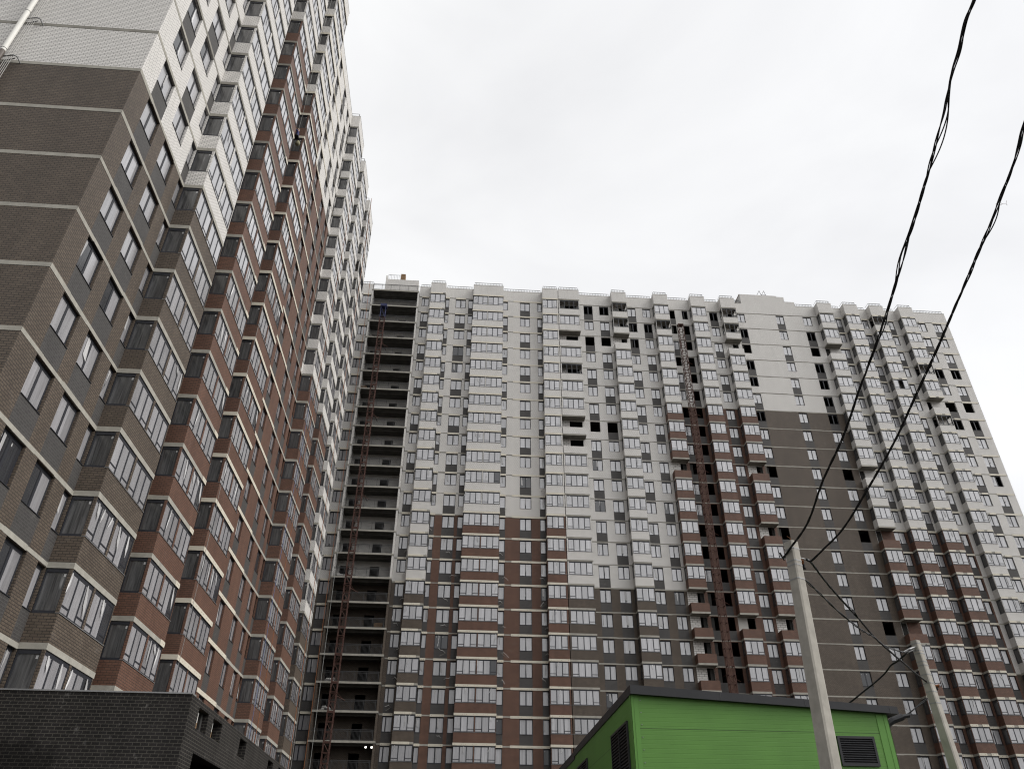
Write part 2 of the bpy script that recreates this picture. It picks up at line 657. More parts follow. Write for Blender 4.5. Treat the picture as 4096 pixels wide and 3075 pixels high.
def room(mb, F, u0, u1, z0, z1, zf, zc, depth=4.0):
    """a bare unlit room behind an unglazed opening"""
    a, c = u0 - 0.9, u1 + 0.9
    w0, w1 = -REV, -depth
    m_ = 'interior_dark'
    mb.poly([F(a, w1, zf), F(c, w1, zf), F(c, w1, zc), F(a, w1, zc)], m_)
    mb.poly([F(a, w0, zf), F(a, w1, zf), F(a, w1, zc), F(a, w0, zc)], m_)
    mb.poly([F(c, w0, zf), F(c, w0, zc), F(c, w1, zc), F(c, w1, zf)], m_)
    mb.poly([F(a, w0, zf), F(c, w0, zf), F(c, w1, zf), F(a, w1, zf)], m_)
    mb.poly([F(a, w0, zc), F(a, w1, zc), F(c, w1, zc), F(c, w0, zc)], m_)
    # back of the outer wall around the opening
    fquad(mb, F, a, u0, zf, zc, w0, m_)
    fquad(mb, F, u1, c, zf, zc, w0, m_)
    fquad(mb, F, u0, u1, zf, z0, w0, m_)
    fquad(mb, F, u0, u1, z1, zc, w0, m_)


def window_mesh(F0, w, kind, key):
    """frame and pane meshes with origin at the lower left corner of the opening, on the wall face"""
    h = WT - WB
    fr, pn = MB(), MB()
    a, b_ = -REV, -REV + 0.07
    t = 0.075
    fm = 'frame_metal'
    fbox(fr, F0, 0, w, a, b_, 0, t, fm)
    fbox(fr, F0, 0, w, a, b_, h - t - 0.07, h, fm)
    fbox(fr, F0, 0, t, a, b_, t, h - t - 0.07, fm)
    fbox(fr, F0, w - t, w, a, b_, t, h - t - 0.07, fm)
    cells = [(t, w - t)]
    if w > 1.0:
        c = w * (0.5 if kind != 'narrow' else 0.36)
        fbox(fr, F0, c - 0.065, c + 0.065, a, b_ + 0.01, t, h - t - 0.07, fm)
        cells = [(t, c - 0.065), (c + 0.065, w - t)]
    elif w > 0.8:
        c = w * 0.35
        fbox(fr, F0, c - 0.04, c + 0.04, a, b_ + 0.01, t, h - t - 0.07, fm)
        cells = [(t, c - 0.04), (c + 0.04, w - t)]
    fbox(fr, F0, 0.01, w - 0.01, b_ + 0.002, 0.03, -0.028, -0.003, fm)        # sill flashing
    if kind != 'framed':
        for i, (p, q) in enumerate(cells):
            mat = 'pane_film'
            if kind == 'half' and i == 1:
                continue
            if kind == 'clear' and i == 0 or kind == 'allclear':
                mat = 'clear_glass'
            fquad(pn, F0, p, q, t, h - t - 0.07, a + 0.058, mat)
            if mat == 'clear_glass':
                fquad(pn, F0, p + (q - p) * .12, p + (q - p) * .24, h - t - 0.26, h - t - 0.14, a + 0.062, 'loose_film')
        if random.random() < 0.5:
            # crumpled fold of film hanging off the pane
            x0 = random.uniform(t, w * 0.55)
            x1 = x0 + random.uniform(0.1, 0.28)
            z1 = h - 0.12
            z0 = random.uniform(0.15, 0.7)
            pn.poly([F0(x0, a + 0.075, z1), F0(x1, a + 0.085, z1 - 0.05), F0(x1 - 0.05 + random.uniform(-.2, .2), a + 0.12, z0), F0(x0 + 0.02, a + 0.08, z0 + 0.2)], 'loose_film')
    return fr, pn


def balcony_mesh(F0, w, depth, groups, brickm, glazing):
    """parapet + floor slab, and glazing; origin on the wall face, left edge, at the floor joint above"""
    pb, gl = MB(), MB()
    T = 0.13
    zb = -FH + 0.03
    # slab (its edge is covered by the floor band)
    fbox(pb, F0, 0.01, w - 0.01, 0.0, depth - 0.01, -FH - 0.2, zb - 0.002, 'old_concrete')
    # brick parapet
    fbox(pb, F0, 0, w, depth - T, depth, zb, PT, brickm)
    fbox(pb, F0, 0, T, 0, depth - T, zb, PT, brickm)
    fbox(pb, F0, w - T, w, 0, depth - T, zb, PT, brickm)
    # piers between window groups
    edges = [0.0]
    for (p, q, k) in groups:
        edges += [p, q]
    edges.append(w)
    for i in range(0, len(edges), 2):
        if edges[i + 1] - edges[i] > 0.03 and glazing != 'none':
            fbox(pb, F0, edges[i], edges[i + 1], depth - T, depth - 0.004, PT, WT, brickm)
    if glazing == 'none':
        return pb, gl
    fm = 'frame_metal'
    a, c = depth - 0.10, depth - 0.03
    z0, z1 = PT + 0.035, WT
    fbox(pb, F0, -0.015, w + 0.015, depth - T, depth + 0.03, PT, PT + 0.022, 'galvanised')    # drip flashing
    t = 0.065
    for (p, q, k) in groups:
        fbox(gl, F0, p, q, a, c, PT + 0.023, z0 + t, fm)
        fbox(gl, F0, p, q, a, c, z1 - t - 0.09, z1, fm)
        n_ = k
        pw = (q - p) / n_
        for i in range(n_ + 1):
            x = p + i * pw
            hw = 0.05
            xa, xb = max(p, x - hw), min(q, x + hw)
            fbox(gl, F0, xa, xb, a, c + 0.006, z0 + t, z1 - t - 0.09, fm)
        for i in range(n_):
            xa, xb = p + i * pw + 0.05, p + (i + 1) * pw - 0.05
            low = i in (0, n_ - 1)
            if low:
                fbox(gl, F0, xa, xb, a, c, -1.61, -1.54, fm)
            if glazing == 'film' or (glazing == 'mid' and i != 1):
                fquad(gl, F0, xa, xb, z0 + t, z1 - t - 0.09, a + 0.058, 'pane_film')
            if glazing == 'torn' and i != 2:
                fquad(gl, F0, xa, xb, z0 + t, z1 - t - 0.09, a + 0.058, 'pane_film')
            if glazing == 'torn' and i == 2:
                fquad(gl, F0, xa, xb, z0 + t, z1 - t - 0.09, a + 0.058, 'clear_glass' if p > 1 else 'pane_film')
            if glazing == 'torn' and random.random() < 0.5 or random.random() < 0.14 and glazing == 'film':
                x0 = random.uniform(xa, xb - .15)
                zz = z1 - 0.12
                ln = random.uniform(0.4, 1.3)
                dx = random.uniform(-.3, .3)
                gl.poly([F0(x0, c + 0.01, zz), F0(x0 + .1, c + 0.012, zz), F0(x0 + .12 + dx * .5, c + 0.05, zz - ln * .5), F0(x0 + dx, c + 0.07, zz - ln), F0(x0 + dx * .4 - .03, c + 0.03, zz - ln * .6)], 'loose_film')
    # side glazing
    for s in (0, 1):
        x0, x1 = (0.02, 0.09) if s == 0 else (w - 0.09, w - 0.02)
        xg = 0.05 if s == 0 else w - 0.05
        fbox(gl, F0, x0, x1, 0.02, a, PT, z0 + t, fm)
        fbox(gl, F0, x0, x1, 0.02, a, z1 - t - 0.09, z1, fm)
        fbox(gl, F0, x0, x1, 0.02, 0.08, z0 + t, z1 - t - 0.09, fm)
        fbox(gl, F0, x0, x1, a - 0.05, a, z0 + t, z1 - t - 0.09, fm)
        if glazing != 'framed':
            gl.poly([F0(xg, 0.08, z0 + t), F0(xg, a - 0.05, z0 + t), F0(xg, a - 0.05, z1 - t - 0.09), F0(xg, 0.08, z1 - t - 0.09)], 'side_glass')
            xo = xg - 0.004 if s == 0 else xg + 0.004
            gl.poly([F0(xo, a - 0.18, z1 - 0.32), F0(xo, a - 0.1, z1 - 0.32), F0(xo, a - 0.1, z1 - 0.2), F0(xo, a - 0.18, z1 - 0.2)], 'loose_film')
        else:
            fbox(gl, F0, x0, x1, 0.08, a - 0.05, -1.25, -1.2, fm)
    return pb, gl


def visible_area(F, u0, u1, w, z0, z1):
    ps = [proj(F(u, w, z)) for u in (u0, u1) for z in (z0, z1)]
    if any(p is None for p in ps):
        return 0
    xs = [min(max(p[0], 0), W0) for p in ps]
    ys = [min(max(p[1], 0), H0) for p in ps]
    return (max(xs) - min(xs)) * (max(ys) - min(ys))


class Facade:
    """one building front: columns of windows and bays repeated over the floors"""

    def __init__(s, root, F, F0, u0, u1, ztop, colour, bdepth):
        s.root, s.F, s.F0, s.u0, s.u1, s.z, s.colour, s.bd = root, F, F0, u0, u1, ztop, colour, bdepth
        s.win, s.bays, s.cache = [], [], {}
        s.breaks = set([u0, u1])
        s.blockcols = {}

    def windows(s, u0, u1, parity, special=None, kind='film', kmax=24):
        s.win.append((u0, u1, parity, special or {}, kind, kmax))
        s.breaks |= {u0, u1}

    def bay(s, u0, u1, groups, special=None, hole=(0.6, 0.98), kmax=24):
        s.bays.append((u0, u1, groups, special or {}, hole, kmax))
        s.breaks |= {u0, u1}

    def build(s, floors=NF, colour_breaks=()):
        F, F0 = s.F, s.F0
        br = sorted(s.breaks | set(c for c in colour_breaks if s.u0 < c < s.u1))
        wall = MB()
        pend_w, pend_b = [], []
        for K in range(floors):
            zk = s.z - FH * K
            for a, c in zip(br[:-1], br[1:]):
                mid = (a + c) / 2
                col = s.colour(mid, K)
                w_ = next((q for q in s.win if q[0] - 1e-6 <= a and c <= q[1] + 1e-6), None)
                b_ = next((q for q in s.bays if q[0] - 1e-6 <= a and c <= q[1] + 1e-6), None)
                if w_ and K < w_[5]:
                    st = w_[3].get(K, w_[4])
                    if st == 'film' and K not in w_[3] and c - a > 1.0:
                        rv_ = random.random()
                        st = 'clear' if rv_ < .045 else ('allclear' if rv_ < .06 else st)
                    dark = col != 'white_brick' or (w_[2] is not None and K % 2 == w_[2])
                    fquad(wall, F, a, c, zk + WT, zk, 0, col)
                    fquad(wall, F, a, c, zk - FH, zk + WB, 0, 'dark_brick' if dark else col)
                    reveal(wall, F, a, c, zk + WB, zk + WT, col)
                    if st in ('hole', 'framed', 'half'):
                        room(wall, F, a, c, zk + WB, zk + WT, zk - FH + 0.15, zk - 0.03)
                    if st != 'hole':
                        pend_w.append((visible_area(F, a, c, 0, zk + WB, zk + WT), a, c - a, zk + WB, st))
                elif b_:
                    st = b_[3].get(K, 'film')
                    if st in ('hole', 'framed'):
                        h0 = b_[0] + (b_[1] - b_[0]) * b_[4][0]
                        h1 = b_[0] + (b_[1] - b_[0]) * b_[4][1]
                        h0, h1 = max(a, h0), min(c, h1)
                        back = 'plaster' if len(b_[4]) > 2 else 'block_masonry'
                        fquad(wall, F, a, h0, zk - FH, zk, 0, back)
                        fquad(wall, F, h1, c, zk - FH, zk, 0, col)
                        fquad(wall, F, h0, h1, zk - FH, zk - FH + 0.1, 0, back)
                        fquad(wall, F, h0, h1, zk - 0.25, zk, 0, back)
                        reveal(wall, F, h0, h1, zk - FH + 0.1, zk - 0.25, back)
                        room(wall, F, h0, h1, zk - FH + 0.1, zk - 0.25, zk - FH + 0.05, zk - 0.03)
                    else:
                        fquad(wall, F, a, c, zk - FH, zk, 0, col)
                else:
                    fquad(wall, F, a, c, zk - FH, zk, 0, col)
            for q in s.bays:
                st = q[3].get(K, 'film')
                pend_b.append((visible_area(F, q[0], q[1], s.bd, zk - FH, zk), q[0], q[1] - q[0], zk, tuple(q[2]),
                               s.colour((q[0] + q[1]) / 2, K), 'none' if st == 'hole' else st))
        s.wall = wall
        # hundred largest windows as parts of their own, the rest as one
        pend_w.sort(key=lambda q: -q[0])
        rest, restp = MB(), MB()
        var = {}
        for i, (ar, u, w, z, st) in enumerate(pend_w):
            v = random.randrange(4)
            key = ('w', round(w, 3), st, v)
            if key not in s.cache:
                s.cache[key] = [window_mesh(F0, w, st, key), None, None]
            c = s.cache[key]
            pos = F(u, 0, z)
            if i < 98:
                if c[1] is None:
                    c[1] = c[0][0].mesh('window')
                    c[2] = c[0][1].mesh('pane') if c[0][1].f else None
                o = inst('window', c[1], s.root, pos)
                if c[2]:
                    inst('pane', c[2], o, pos)
            else:
                rest.extend(c[0][0], pos)
                rest.extend(c[0][1], pos)
        if rest.f:
            tag(rest.build('window', s.root), kind='stuff')
        pend_b.sort(key=lambda q: -q[0])
        rest = MB()
        for i, (ar, u, w, zk, groups, bm, st) in enumerate(pend_b):
            v = random.randrange(5)
            key = ('b', round(w, 3), groups, bm, st, v)
            if key not in s.cache:
                s.cache[key] = [balcony_mesh(F0, w, s.bd, groups, bm, st), None, None]
            c = s.cache[key]
            pos = F(u, 0, zk)
            if i < 98:
                if c[1] is None:
                    c[1] = c[0][0].mesh('balcony')
                    c[2] = c[0][1].mesh('glazing') if c[0][1].f else None
                o = inst('balcony', c[1], s.root, pos)
                if c[2]:
                    inst('glazing', c[2], o, pos)
            else:
                rest.extend(c[0][0], pos)
                rest.extend(c[0][1], pos)
        if rest.f:
            tag(rest.build('balcony', s.root), kind='stuff')

    def roof_edge(s, h=1.95, railing=True, mat='white_brick'):
        """brick parapet above the top joint, following the bays, with a low railing"""
        F = s.F
        segs = []
        u = s.u0
        for q in sorted(s.bays):
            if q[0] > u:
                segs.append((u, q[0], 0))
            segs.append((q[0], q[1], s.bd))
            u = q[1]
        if u < s.u1:
            segs.append((u, s.u1, 0))
        rl = MB()
        for (a, c, w) in segs:
            if w > 0:
                fbox(s.wall, F, a, c, -0.25, w, s.z + 0.031, s.z + h, mat)
                fbox(s.wall, F, a - .01, c + .01, 0.01, w + .02, s.z + h, s.z + h + 0.04, 'concrete')
            else:
                fbox(s.wall, F, a, c, -0.25, 0, s.z, s.z + h, mat)
                fbox(s.wall, F, a, c, -0.26, 0.02, s.z + h, s.z + h + 0.04, 'concrete')
            ww = w - 0.2
            z0, z1 = s.z + h + 0.04, s.z + h + 0.62
            fbox(rl, F, a + .15, c - .15, ww - .02, ww + .02, z1 - .06, z1, 'rail_metal')
            n_ = max(2, int((c - a - .3) / 0.24))
            for i in range(n_ + 1):
                x = a + .15 + (c - a - .3) * i / n_
                fbox(rl, F, x - .018, x + .018, ww - .011, ww + .011, z0, z1 - .06, 'rail_metal')
            if w > 0:
                for x in (a + .15, c - .15):
                    fbox(rl, F, x - .015, x + .015, -.2, ww, z1 - .03, z1 - .001, 'rail_metal')
        if railing:
            rl.build('roof_railing', s.root)

    def bands(s, floors, bandmat, cream, thin=0.17):
        F = s.F
        for J in range(floors + 1):
            zj = s.z - FH * J
            mb = MB()
            parts = []
            u = s.u0
            bays = sorted(s.bays)
            for q in bays:
                if q[0] > u + 1e-4:
                    parts.append((u, q[0], 0))
                parts.append((q[0], q[1], s.bd))
                u = q[1]
            if u < s.u1:
                parts.append((u, s.u1, 0))
            for (a, c, w) in parts:
                m_ = bandmat((a + c) / 2, J)
                if w > 0:
                    fbox(mb, F, a - .012, c + .012, w - .05, w + .012, zj - .2, zj + .028, m_)
                    fbox(mb, F, a - .012, a + .05, 0.002, w - .05, zj - .2, zj + .028, m_)
                    fbox(mb, F, c - .05, c + .012, 0.002, w - .05, zj - .2, zj + .028, m_)
                else:
                    ns = max(1, int((c - a) / 1.7))
                    for i in range(ns):
                        xa = a + .012 + (c - a - .024) * i / ns
                        xb = a + .012 + (c - a - .024) * (i + 1) / ns
                        fbox(mb, F, xa, xb, -.05, .010, zj - thin + random.uniform(-.02, .03), zj + random.uniform(-.025, .015), m_)
                for (p, q2, ext) in cream:
                    p2, q3 = max(a, p), min(c, q2)
                    if q3 - p2 > 0.12:
                        e = 0.012 if w > 0 else 0.010
                        n_ = max(1, round((q3 - p2) / 1.15))
                        for i in range(n_):
                            x0 = p2 + (q3 - p2) * i / n_ + 0.006
                            x1 = p2 + (q3 - p2) * (i + 1) / n_ - 0.006
                            fbox(mb, F, x0, x1, w + e + .001, w + e + .03, zj - .215, zj + .045, 'cream_metal')
                            for xx in (x0 + .2, x1 - .2):
                                if x1 - x0 > .5:
                                    fbox(mb, F, xx - .02, xx + .02, w + e + .028, w + e + .033, zj - .11, zj - .06, 'rust_brown')
                        if w > 0 and ext:
                            for (x0, x1) in ((a - .045, a - .013), (c + .013, c + .045)):
                                fbox(mb, F, x0, x1, 0.012, w + e + .03, zj - .215, zj + .045, 'cream_metal')
            mb.build('floor_band', s.root)


# ------------------------------------------------------------------ colour zones
def col_corner(u, K):
    if u < -4.35:
        return 'brown_brick' if K >= 15 else 'white_brick'
    return 'red_brick' if K >= 12 else 'white_brick'


def col_main(u, K):
    if u < 27.9:
        return 'brown_brick' if K >= 15 else 'white_brick'
    if u < 40.95:
        return 'red_brick' if K >= 6 else 'white_brick'
    if u < 54.28:
        return 'brown_brick' if K >= 6 else 'white_brick'
    if u < 66.95:
        return 'red_brick' if K >= 12 else 'white_brick'
    return 'brown_brick' if K >= 18 else 'white_brick'


def col_near(u, K):
    if u < 35.5:
        return 'brown_brick' if K >= 15 else 'white_brick'
    if u < 59.4:
        return 'red_brick' if K >= 6 else 'white_brick'
    if u < 72.9:
        return 'red_brick' if K >= 12 else 'white_brick'
    return 'brown_brick' if K >= 18 else 'white_brick'


def hull(root, F, u0, u1, w0, w1, z1, mats, roofz):
    """side walls, back and roof behind a front"""
    mb = MB()
    for K in range(NF):
        za, zb = z1 - FH * (K + 1), z1 - FH * K
        if K == NF - 1:
            za = -0.3
        ma, mc = mats(K)
        mb.poly([F(u0, w0, za), F(u0, w0, zb), F(u0, w1, zb), F(u0, w1, za)], ma)
        mb.poly([F(u1, w0, za), F(u1, w1, za), F(u1, w1, zb), F(u1, w0, zb)], mc)
        mb.poly([F(u0, w1, za), F(u0, w1, zb), F(u1, w1, zb), F(u1, w1, za)], ma)
    mb.poly([F(u0, w0, roofz), F(u0, w1, roofz), F(u1, w1, roofz), F(u1, w0, roofz)], 'roof_felt')
    return mb


# ================================================================== far building, left section (with the open galleries)
corner = thing('apartment_building', (-3.0, D + 7, 0),
               'apartment tower section with open stair galleries and red brick lower walls, straight ahead', 'apartment building',
               'unfinished brick apartment towers')
UC0, UC1 = -21.5, 12.93
fc = Facade(corner, FC, FC0, UC0, UC1, ZT, col_corner, BD)
GX0, GX1 = -15.5, -8.4          # galleries
fc.windows(-17.0, -15.72, None, {}, 'narrow')
fc.windows(-7.98, -6.88, 1, {}, 'narrow')
fc.windows(-4.36, -3.76, 0)
fc.windows(-2.79, -1.23, 1)
fc.windows(-0.84, -0.12, 0)
fc.windows(4.50, 5.28, 1, {20: 'allclear'})
fc.windows(7.15, 8.66, 0)
fc.windows(9.78, 10.51, 1, {15: 'allclear', 21: 'allclear'})
B3P = 3
fc.bay(-6.66, -4.36, [(0.03, 2.27, 3)], {7: 'torn', 20: 'torn'})
fc.bay(-0.12, 4.50, [(0.03, 2.22, 3), (2.32, 4.59, 3)], {10: 'torn', 18: 'torn'})
fc.bay(10.51, 12.90, [(0.04, 2.21, 3)], {16: 'torn', 19: 'torn', 18: 'torn', 22: 'torn'})
fc.breaks |= {GX0 - 0.0, GX1}
# gallery bay is left out of the plain wall: handled below
gal = MB()
_orig = fc.build
fc.build(colour_breaks=(-4.35,))
# galleries: cut the flat wall away by putting the wall's gallery strip into its own recess
wl = fc.wall
keep_f, keep_m = [], []
for f, mi_ in zip(wl.f, wl.m):
    c = sum((Vector(wl.v[i]) for i in f), Vector()) / len(f)
    if GX0 + 0.05 < c.x < GX1 - 0.05 and abs(c.y - D) < 0.01 and c.z < ZT + 0.01:
        continue
    keep_f.append(f)
    keep_m.append(mi_)
wl.f, wl.m = keep_f, keep_m
GB = -1.25                       # back wall of the gallery, behind the front plane
for K in range(NF):
    zk = ZT - FH * K
    col = 'brown_brick' if K >= 15 else 'white_brick'
    doors = [(-15.05, -13.9), (-11.35, -10.2)]
    zf = zk - FH + 0.03
    edges = [GX0, doors[0][0], doors[0][1], doors[1][0], doors[1][1], GX1]
    for i in range(0, 6, 2):
        fquad(wl, FC, edges[i], edges[i + 1], zf, zk - .2, GB, col)
    for d0, d1 in doors:
        fquad(wl, FC, d0, d1, zf + 2.12, zk - .2, GB, col)
        for (wa, wb) in ((GB, GB - 0.25),):
            wl.poly([FC(d0, wa, zf), FC(d0, wa, zf + 2.12), FC(d0, wb, zf + 2.12), FC(d0, wb, zf)], col)
            wl.poly([FC(d1, wa, zf), FC(d1, wb, zf), FC(d1, wb, zf + 2.12), FC(d1, wa, zf + 2.12)], col)
            wl.poly([FC(d0, wa, zf + 2.12), FC(d1, wa, zf + 2.12), FC(d1, wb, zf + 2.12), FC(d0, wb, zf + 2.12)], col)
        q0, q1, wq = d0 - .8, d1 + .8, GB - 3.2
        ii = 'interior_dark'
        wl.poly([FC(q0, wq, zf), FC(q1, wq, zf), FC(q1, wq, zk - .2), FC(q0, wq, zk - .2)], ii)
        wl.poly([FC(q0, GB - .25, zf), FC(q0, wq, zf), FC(q0, wq, zk - .2), FC(q0, GB - .25, zk - .2)], ii)
        wl.poly([FC(q1, GB - .25, zf), FC(q1, GB - .25, zk - .2), FC(q1, wq, zk - .2), FC(q1, wq, zf)], ii)
        wl.poly([FC(q0, GB - .25, zf), FC(q1, GB - .25, zf), FC(q1, wq, zf), FC(q0, wq, zf)], ii)
        wl.poly([FC(q0, GB - .25, zk - .2), FC(q0, wq, zk - .2), FC(q1, wq, zk - .2), FC(q1, GB - .25, zk - .2)], ii)
    # side walls and slab of each gallery
    fbox(wl, FC, GX0 - .005, GX0 + .2, GB, BD - .02, zf, zk - .2, col)
    fbox(wl, FC, GX1 - .2, GX1 + .005, GB, BD - .02, zf, zk - .2, col)
for J in range(NF + 1):
    zj = ZT - FH * J
    sl = MB()
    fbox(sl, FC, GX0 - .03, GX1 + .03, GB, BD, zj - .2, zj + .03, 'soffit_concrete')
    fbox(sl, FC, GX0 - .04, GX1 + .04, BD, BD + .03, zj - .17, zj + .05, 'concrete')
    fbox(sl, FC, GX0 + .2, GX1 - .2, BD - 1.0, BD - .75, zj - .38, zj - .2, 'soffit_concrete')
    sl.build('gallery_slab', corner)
    rl = MB()
    z0 = zj + .05
    top = z0 + 1.12
    fbox(rl, FC, GX0 + .05, GX1 - .05, BD - .10, BD - .05, top - .05, top, 'rail_metal')
    fbox(rl, FC, GX0 + .05, GX1 - .05, BD - .09, BD - .06, top - .2, top - .17, 'rail_metal')
    fbox(rl, FC, GX0 + .05, GX1 - .05, BD - .09, BD - .06, z0 + .08, z0 + .11, 'rail_metal')
    nb = 52
    for i in range(nb + 1):
        x = GX0 + .08 + (GX1 - GX0 - .16) * i / nb
        r_ = .03 if i % 10 == 0 else .011
        fbox(rl, FC, x - r_, x + r_, BD - .085, BD - .065, z0, top - .05, 'rail_metal')
    rl.build('gallery_railing', corner)
fc.bays.append((GX0, GX1, [], {}, (0, 0), 0))       # so that bands and parapet go round it
bays_real = [q for q in fc.bays if q[2]]
fc.bays = sorted(fc.bays)
# parapet: not over the gallery (it has its own railing)
gal_q = [q for q in fc.bays if not q[2]][0]
wall_keep = fc.bays
segsave = fc.u0


def corner_parapet():
    f1 = Facade(corner, FC, FC0, UC0, GX0, ZT, col_corner, BD)
    f1.wall = fc.wall
    f1.roof_edge(railing=True)
    f2 = Facade(corner, FC, FC0, GX1, UC1, ZT, col_corner, BD)
    f2.wall = fc.wall
    f2.bays = bays_real
    f2.roof_edge(railing=True)


corner_parapet()
cream_c = [(-7.98, -6.9, 0), (-6.66, -4.75, 0), (-4.34, -3.7, 0), (-2.8, -1.2, 0), (-0.12, 4.5, 1), (4.5, 5.3, 0), (6.12, 10.5, 0), (10.51, 12.9, 1),
           (-16.95, -15.8, 0)]
fc2 = Facade(corner, FC, FC0, UC0, GX0, ZT, col_corner, BD)
fc2.bands(NF, lambda u, J: 'old_concrete', cream_c, thin=.14)
fc3 = Facade(corner, FC, FC0, GX1, UC1, ZT, col_corner, BD)
fc3.bays = bays_real
fc3.bands(NF, lambda u, J: 'old_concrete' if J < 11 else 'concrete', cream_c, thin=.16)
wl.extend(hull(corner, FC, UC0, UC1, 0, -17, ZT, lambda K: (('brown_brick' if K >= 15 else 'white_brick'), 'white_brick'), ZT + .2), (0, 0, 0))
wl.build('wall', corner)
# roof house
rh = MB()
fbox(rh, FC, -14.0, -8.95, -8, -2.5, ZT + .2, ZT + 5.36, 'white_brick')
fbox(rh, FC, -14.2, -14.0, -8, -2.4, ZT + .2, ZT + 6.05, 'white_brick')
rh.build('roof_house', corner)
rl = MB()
fbox(rl, FC, -13.9, -11.95, -2.72, -2.68, ZT + 6.42, ZT + 6.46, 'rail_metal')
for i in range(9):
    x = -13.9 + 1.95 * i / 8
    fbox(rl, FC, x - .015, x + .015, -2.715, -2.685, ZT + 5.36, ZT + 6.42, 'rail_metal')
rl.build('roof_railing', corner)
ch = MB()
fbox(ch, FC, -11.9, -11.18, -3.4, -2.6, ZT + 5.36, ZT + 6.68, 'wood')
ch.build('wooden_shaft', corner)

# ================================================================== far building, right section
main = thing('apartment_building', (44.0, D + 7, 0),
             'long right-hand apartment block with unfinished dark window openings and wide brown blank wall strip', 'apartment building',
             'unfinished brick apartment towers')
UM0, UM1 = 12.97, 75.78
fm_ = Facade(main, FC, FC0, UM0, UM1, ZT, col_main, BD)
H, FRM = 'hole', 'framed'
fm_.windows(17.03, 18.43, 0, {0: FRM, 2: H, 7: H})
fm_.windows(19.47, 20.92, 1, {0: FRM, 2: H, 7: H})
fm_.windows(23.90, 25.20, 0, {1: FRM, 2: FRM})
fm_.windows(26.26, 27.55, 1, {1: FRM})
fm_.windows(30.45, 31.40, 0, {k: H for k in (0, 1, 3, 6, 9, 12, 13, 15, 16, 17, 18, 19, 20)})
fm_.windows(32.52, 33.42, 1, dict([(0, FRM)] + [(k, H) for k in range(1, 24)]))
fm_.windows(36.90, 38.18, 0, {0: FRM})
fm_.windows(41.20, 42.56, 1, {1: FRM, 2: H, 3: FRM, 4: FRM, 6: FRM, 9: H, 12: H, 16: H})
fm_.windows(47.58, 48.86, 0)
fm_.windows(51.92, 53.30, 1, {1: FRM, 2: H, 3: FRM, 4: FRM, 5: FRM, 6: FRM, 9: H, 12: H, 16: H})
fm_.windows(56.72, 58.20, 0, {15: 'clear'})
fm_.windows(61.05, 62.52, 1)
fm_.windows(65.30, 66.72, 0)
fm_.windows(70.40, 72.02, 1, {3: FRM, 5: H, 6: FRM})
fm_.windows(73.20, 74.62, 0, {3: FRM, 5: H, 6: FRM, 9: 'half'})
fm_.bay(12.99, 16.20, [(0.15, 3.10, 4)], {0: FRM, 2: H, 4: FRM, 7: H, 8: H, 11: 'torn'}, hole=(0.36, 0.92))
fm_.bay(21.29, 23.60, [(0.04, 2.27, 3)], {0: FRM, 1: FRM, 2: H}, hole=(0.55, 0.92))
fm_.bay(27.90, 30.18, [(0.04, 2.24, 3)], {1: FRM, 9: H, 15: H, 16: H, 17: H, 18: H}, hole=(0.55, 0.93))
fm_.bay(33.78, 36.06, [(0.04, 2.24, 3)], {16: H}, hole=(0.52, 0.95, 1))
fm_.bay(38.56, 40.86, [(0.04, 2.26, 3)], {0: FRM, 1: FRM, 2: H, 9: H, 12: H, 16: H}, hole=(0.52, 0.90))
fm_.bay(54.25, 56.53, [(0.04, 2.24, 3)], {2: H, 9: H, 12: H, 16: H}, hole=(0.04, 0.34))
fm_.bay(58.50, 60.76, [(0.04, 2.22, 3)], {14: 'torn'})
fm_.bay(62.76, 65.02, [(0.04, 2.22, 3)], {0: FRM, 4: 'mid', 15: 'torn', 18: 'torn'}, hole=(0.04, 0.34))
fm_.bay(67.55, 69.82, [(0.04, 2.23, 3)], {3: FRM, 5: H, 6: FRM}, hole=(0.04, 0.34))
fm_.build(colour_breaks=(27.9, 40.95, 54.28, 66.95))
# roof edge in two runs, the stair head stands between them
fA = Facade(main, FC, FC0, UM0, 42.45, ZT, col_main, BD)
fA.wall = fm_.wall
fA.bays = [q for q in fm_.bays if q[1] < 42]
fA.roof_edge()
fB = Facade(main, FC, FC0, 51.2, UM1, ZT, col_main, BD)
fB.wall = fm_.wall
fB.bays = [q for q in fm_.bays if q[0] > 52]
fB.roof_edge()
cream_m = [(58.52, 59.45, 0), (59.95, 60.74, 0), (62.78, 63.7, 0), (64.2, 65.0, 0), (67.57, 68.5, 0), (68.95, 69.8, 0), (56.6, 58.5, 0), (60.8, 62.6, 0), (65.1, 66.9, 0),
           (71.0, 71.9, 0), (73.1, 75.6, 0)]
fm_.bands(NF, lambda u, J: 'old_concrete' if J < 6 or (u < 27 and J < 15) else 'concrete', cream_m, thin=.15)
fm_.wall.extend(hull(main, FC, UM0, UM1, 0, -17, ZT, lambda K: ('white_brick', 'brown_brick' if K >= 18 else 'white_brick'), ZT + .2), (0, 0, 0))
fm_.wall.build('wall', main)
st = MB()
fbox(st, FC, 42.45, 49.62, -6, 0.0, ZT + .001, ZT + 3.72, 'white_brick')
fbox(st, FC, 42.45, 48.45, -6, 0.0, ZT + 3.721, ZT + 3.9, 'white_brick')
fbox(st, FC, 49.62, 51.2, -6, 0.0, ZT + .001, ZT + 2.79, 'white_brick')
fbox(st, FC, 42.4, 48.5, -5.5, -0.15, ZT + 3.9, ZT + 4.02, 'wood')
st.build('stair_head', main)
rl = MB()
fbox(rl, FC, 40.95, 42.3, -.25, -.21, ZT + 2.75, ZT + 2.8, 'rail_metal')
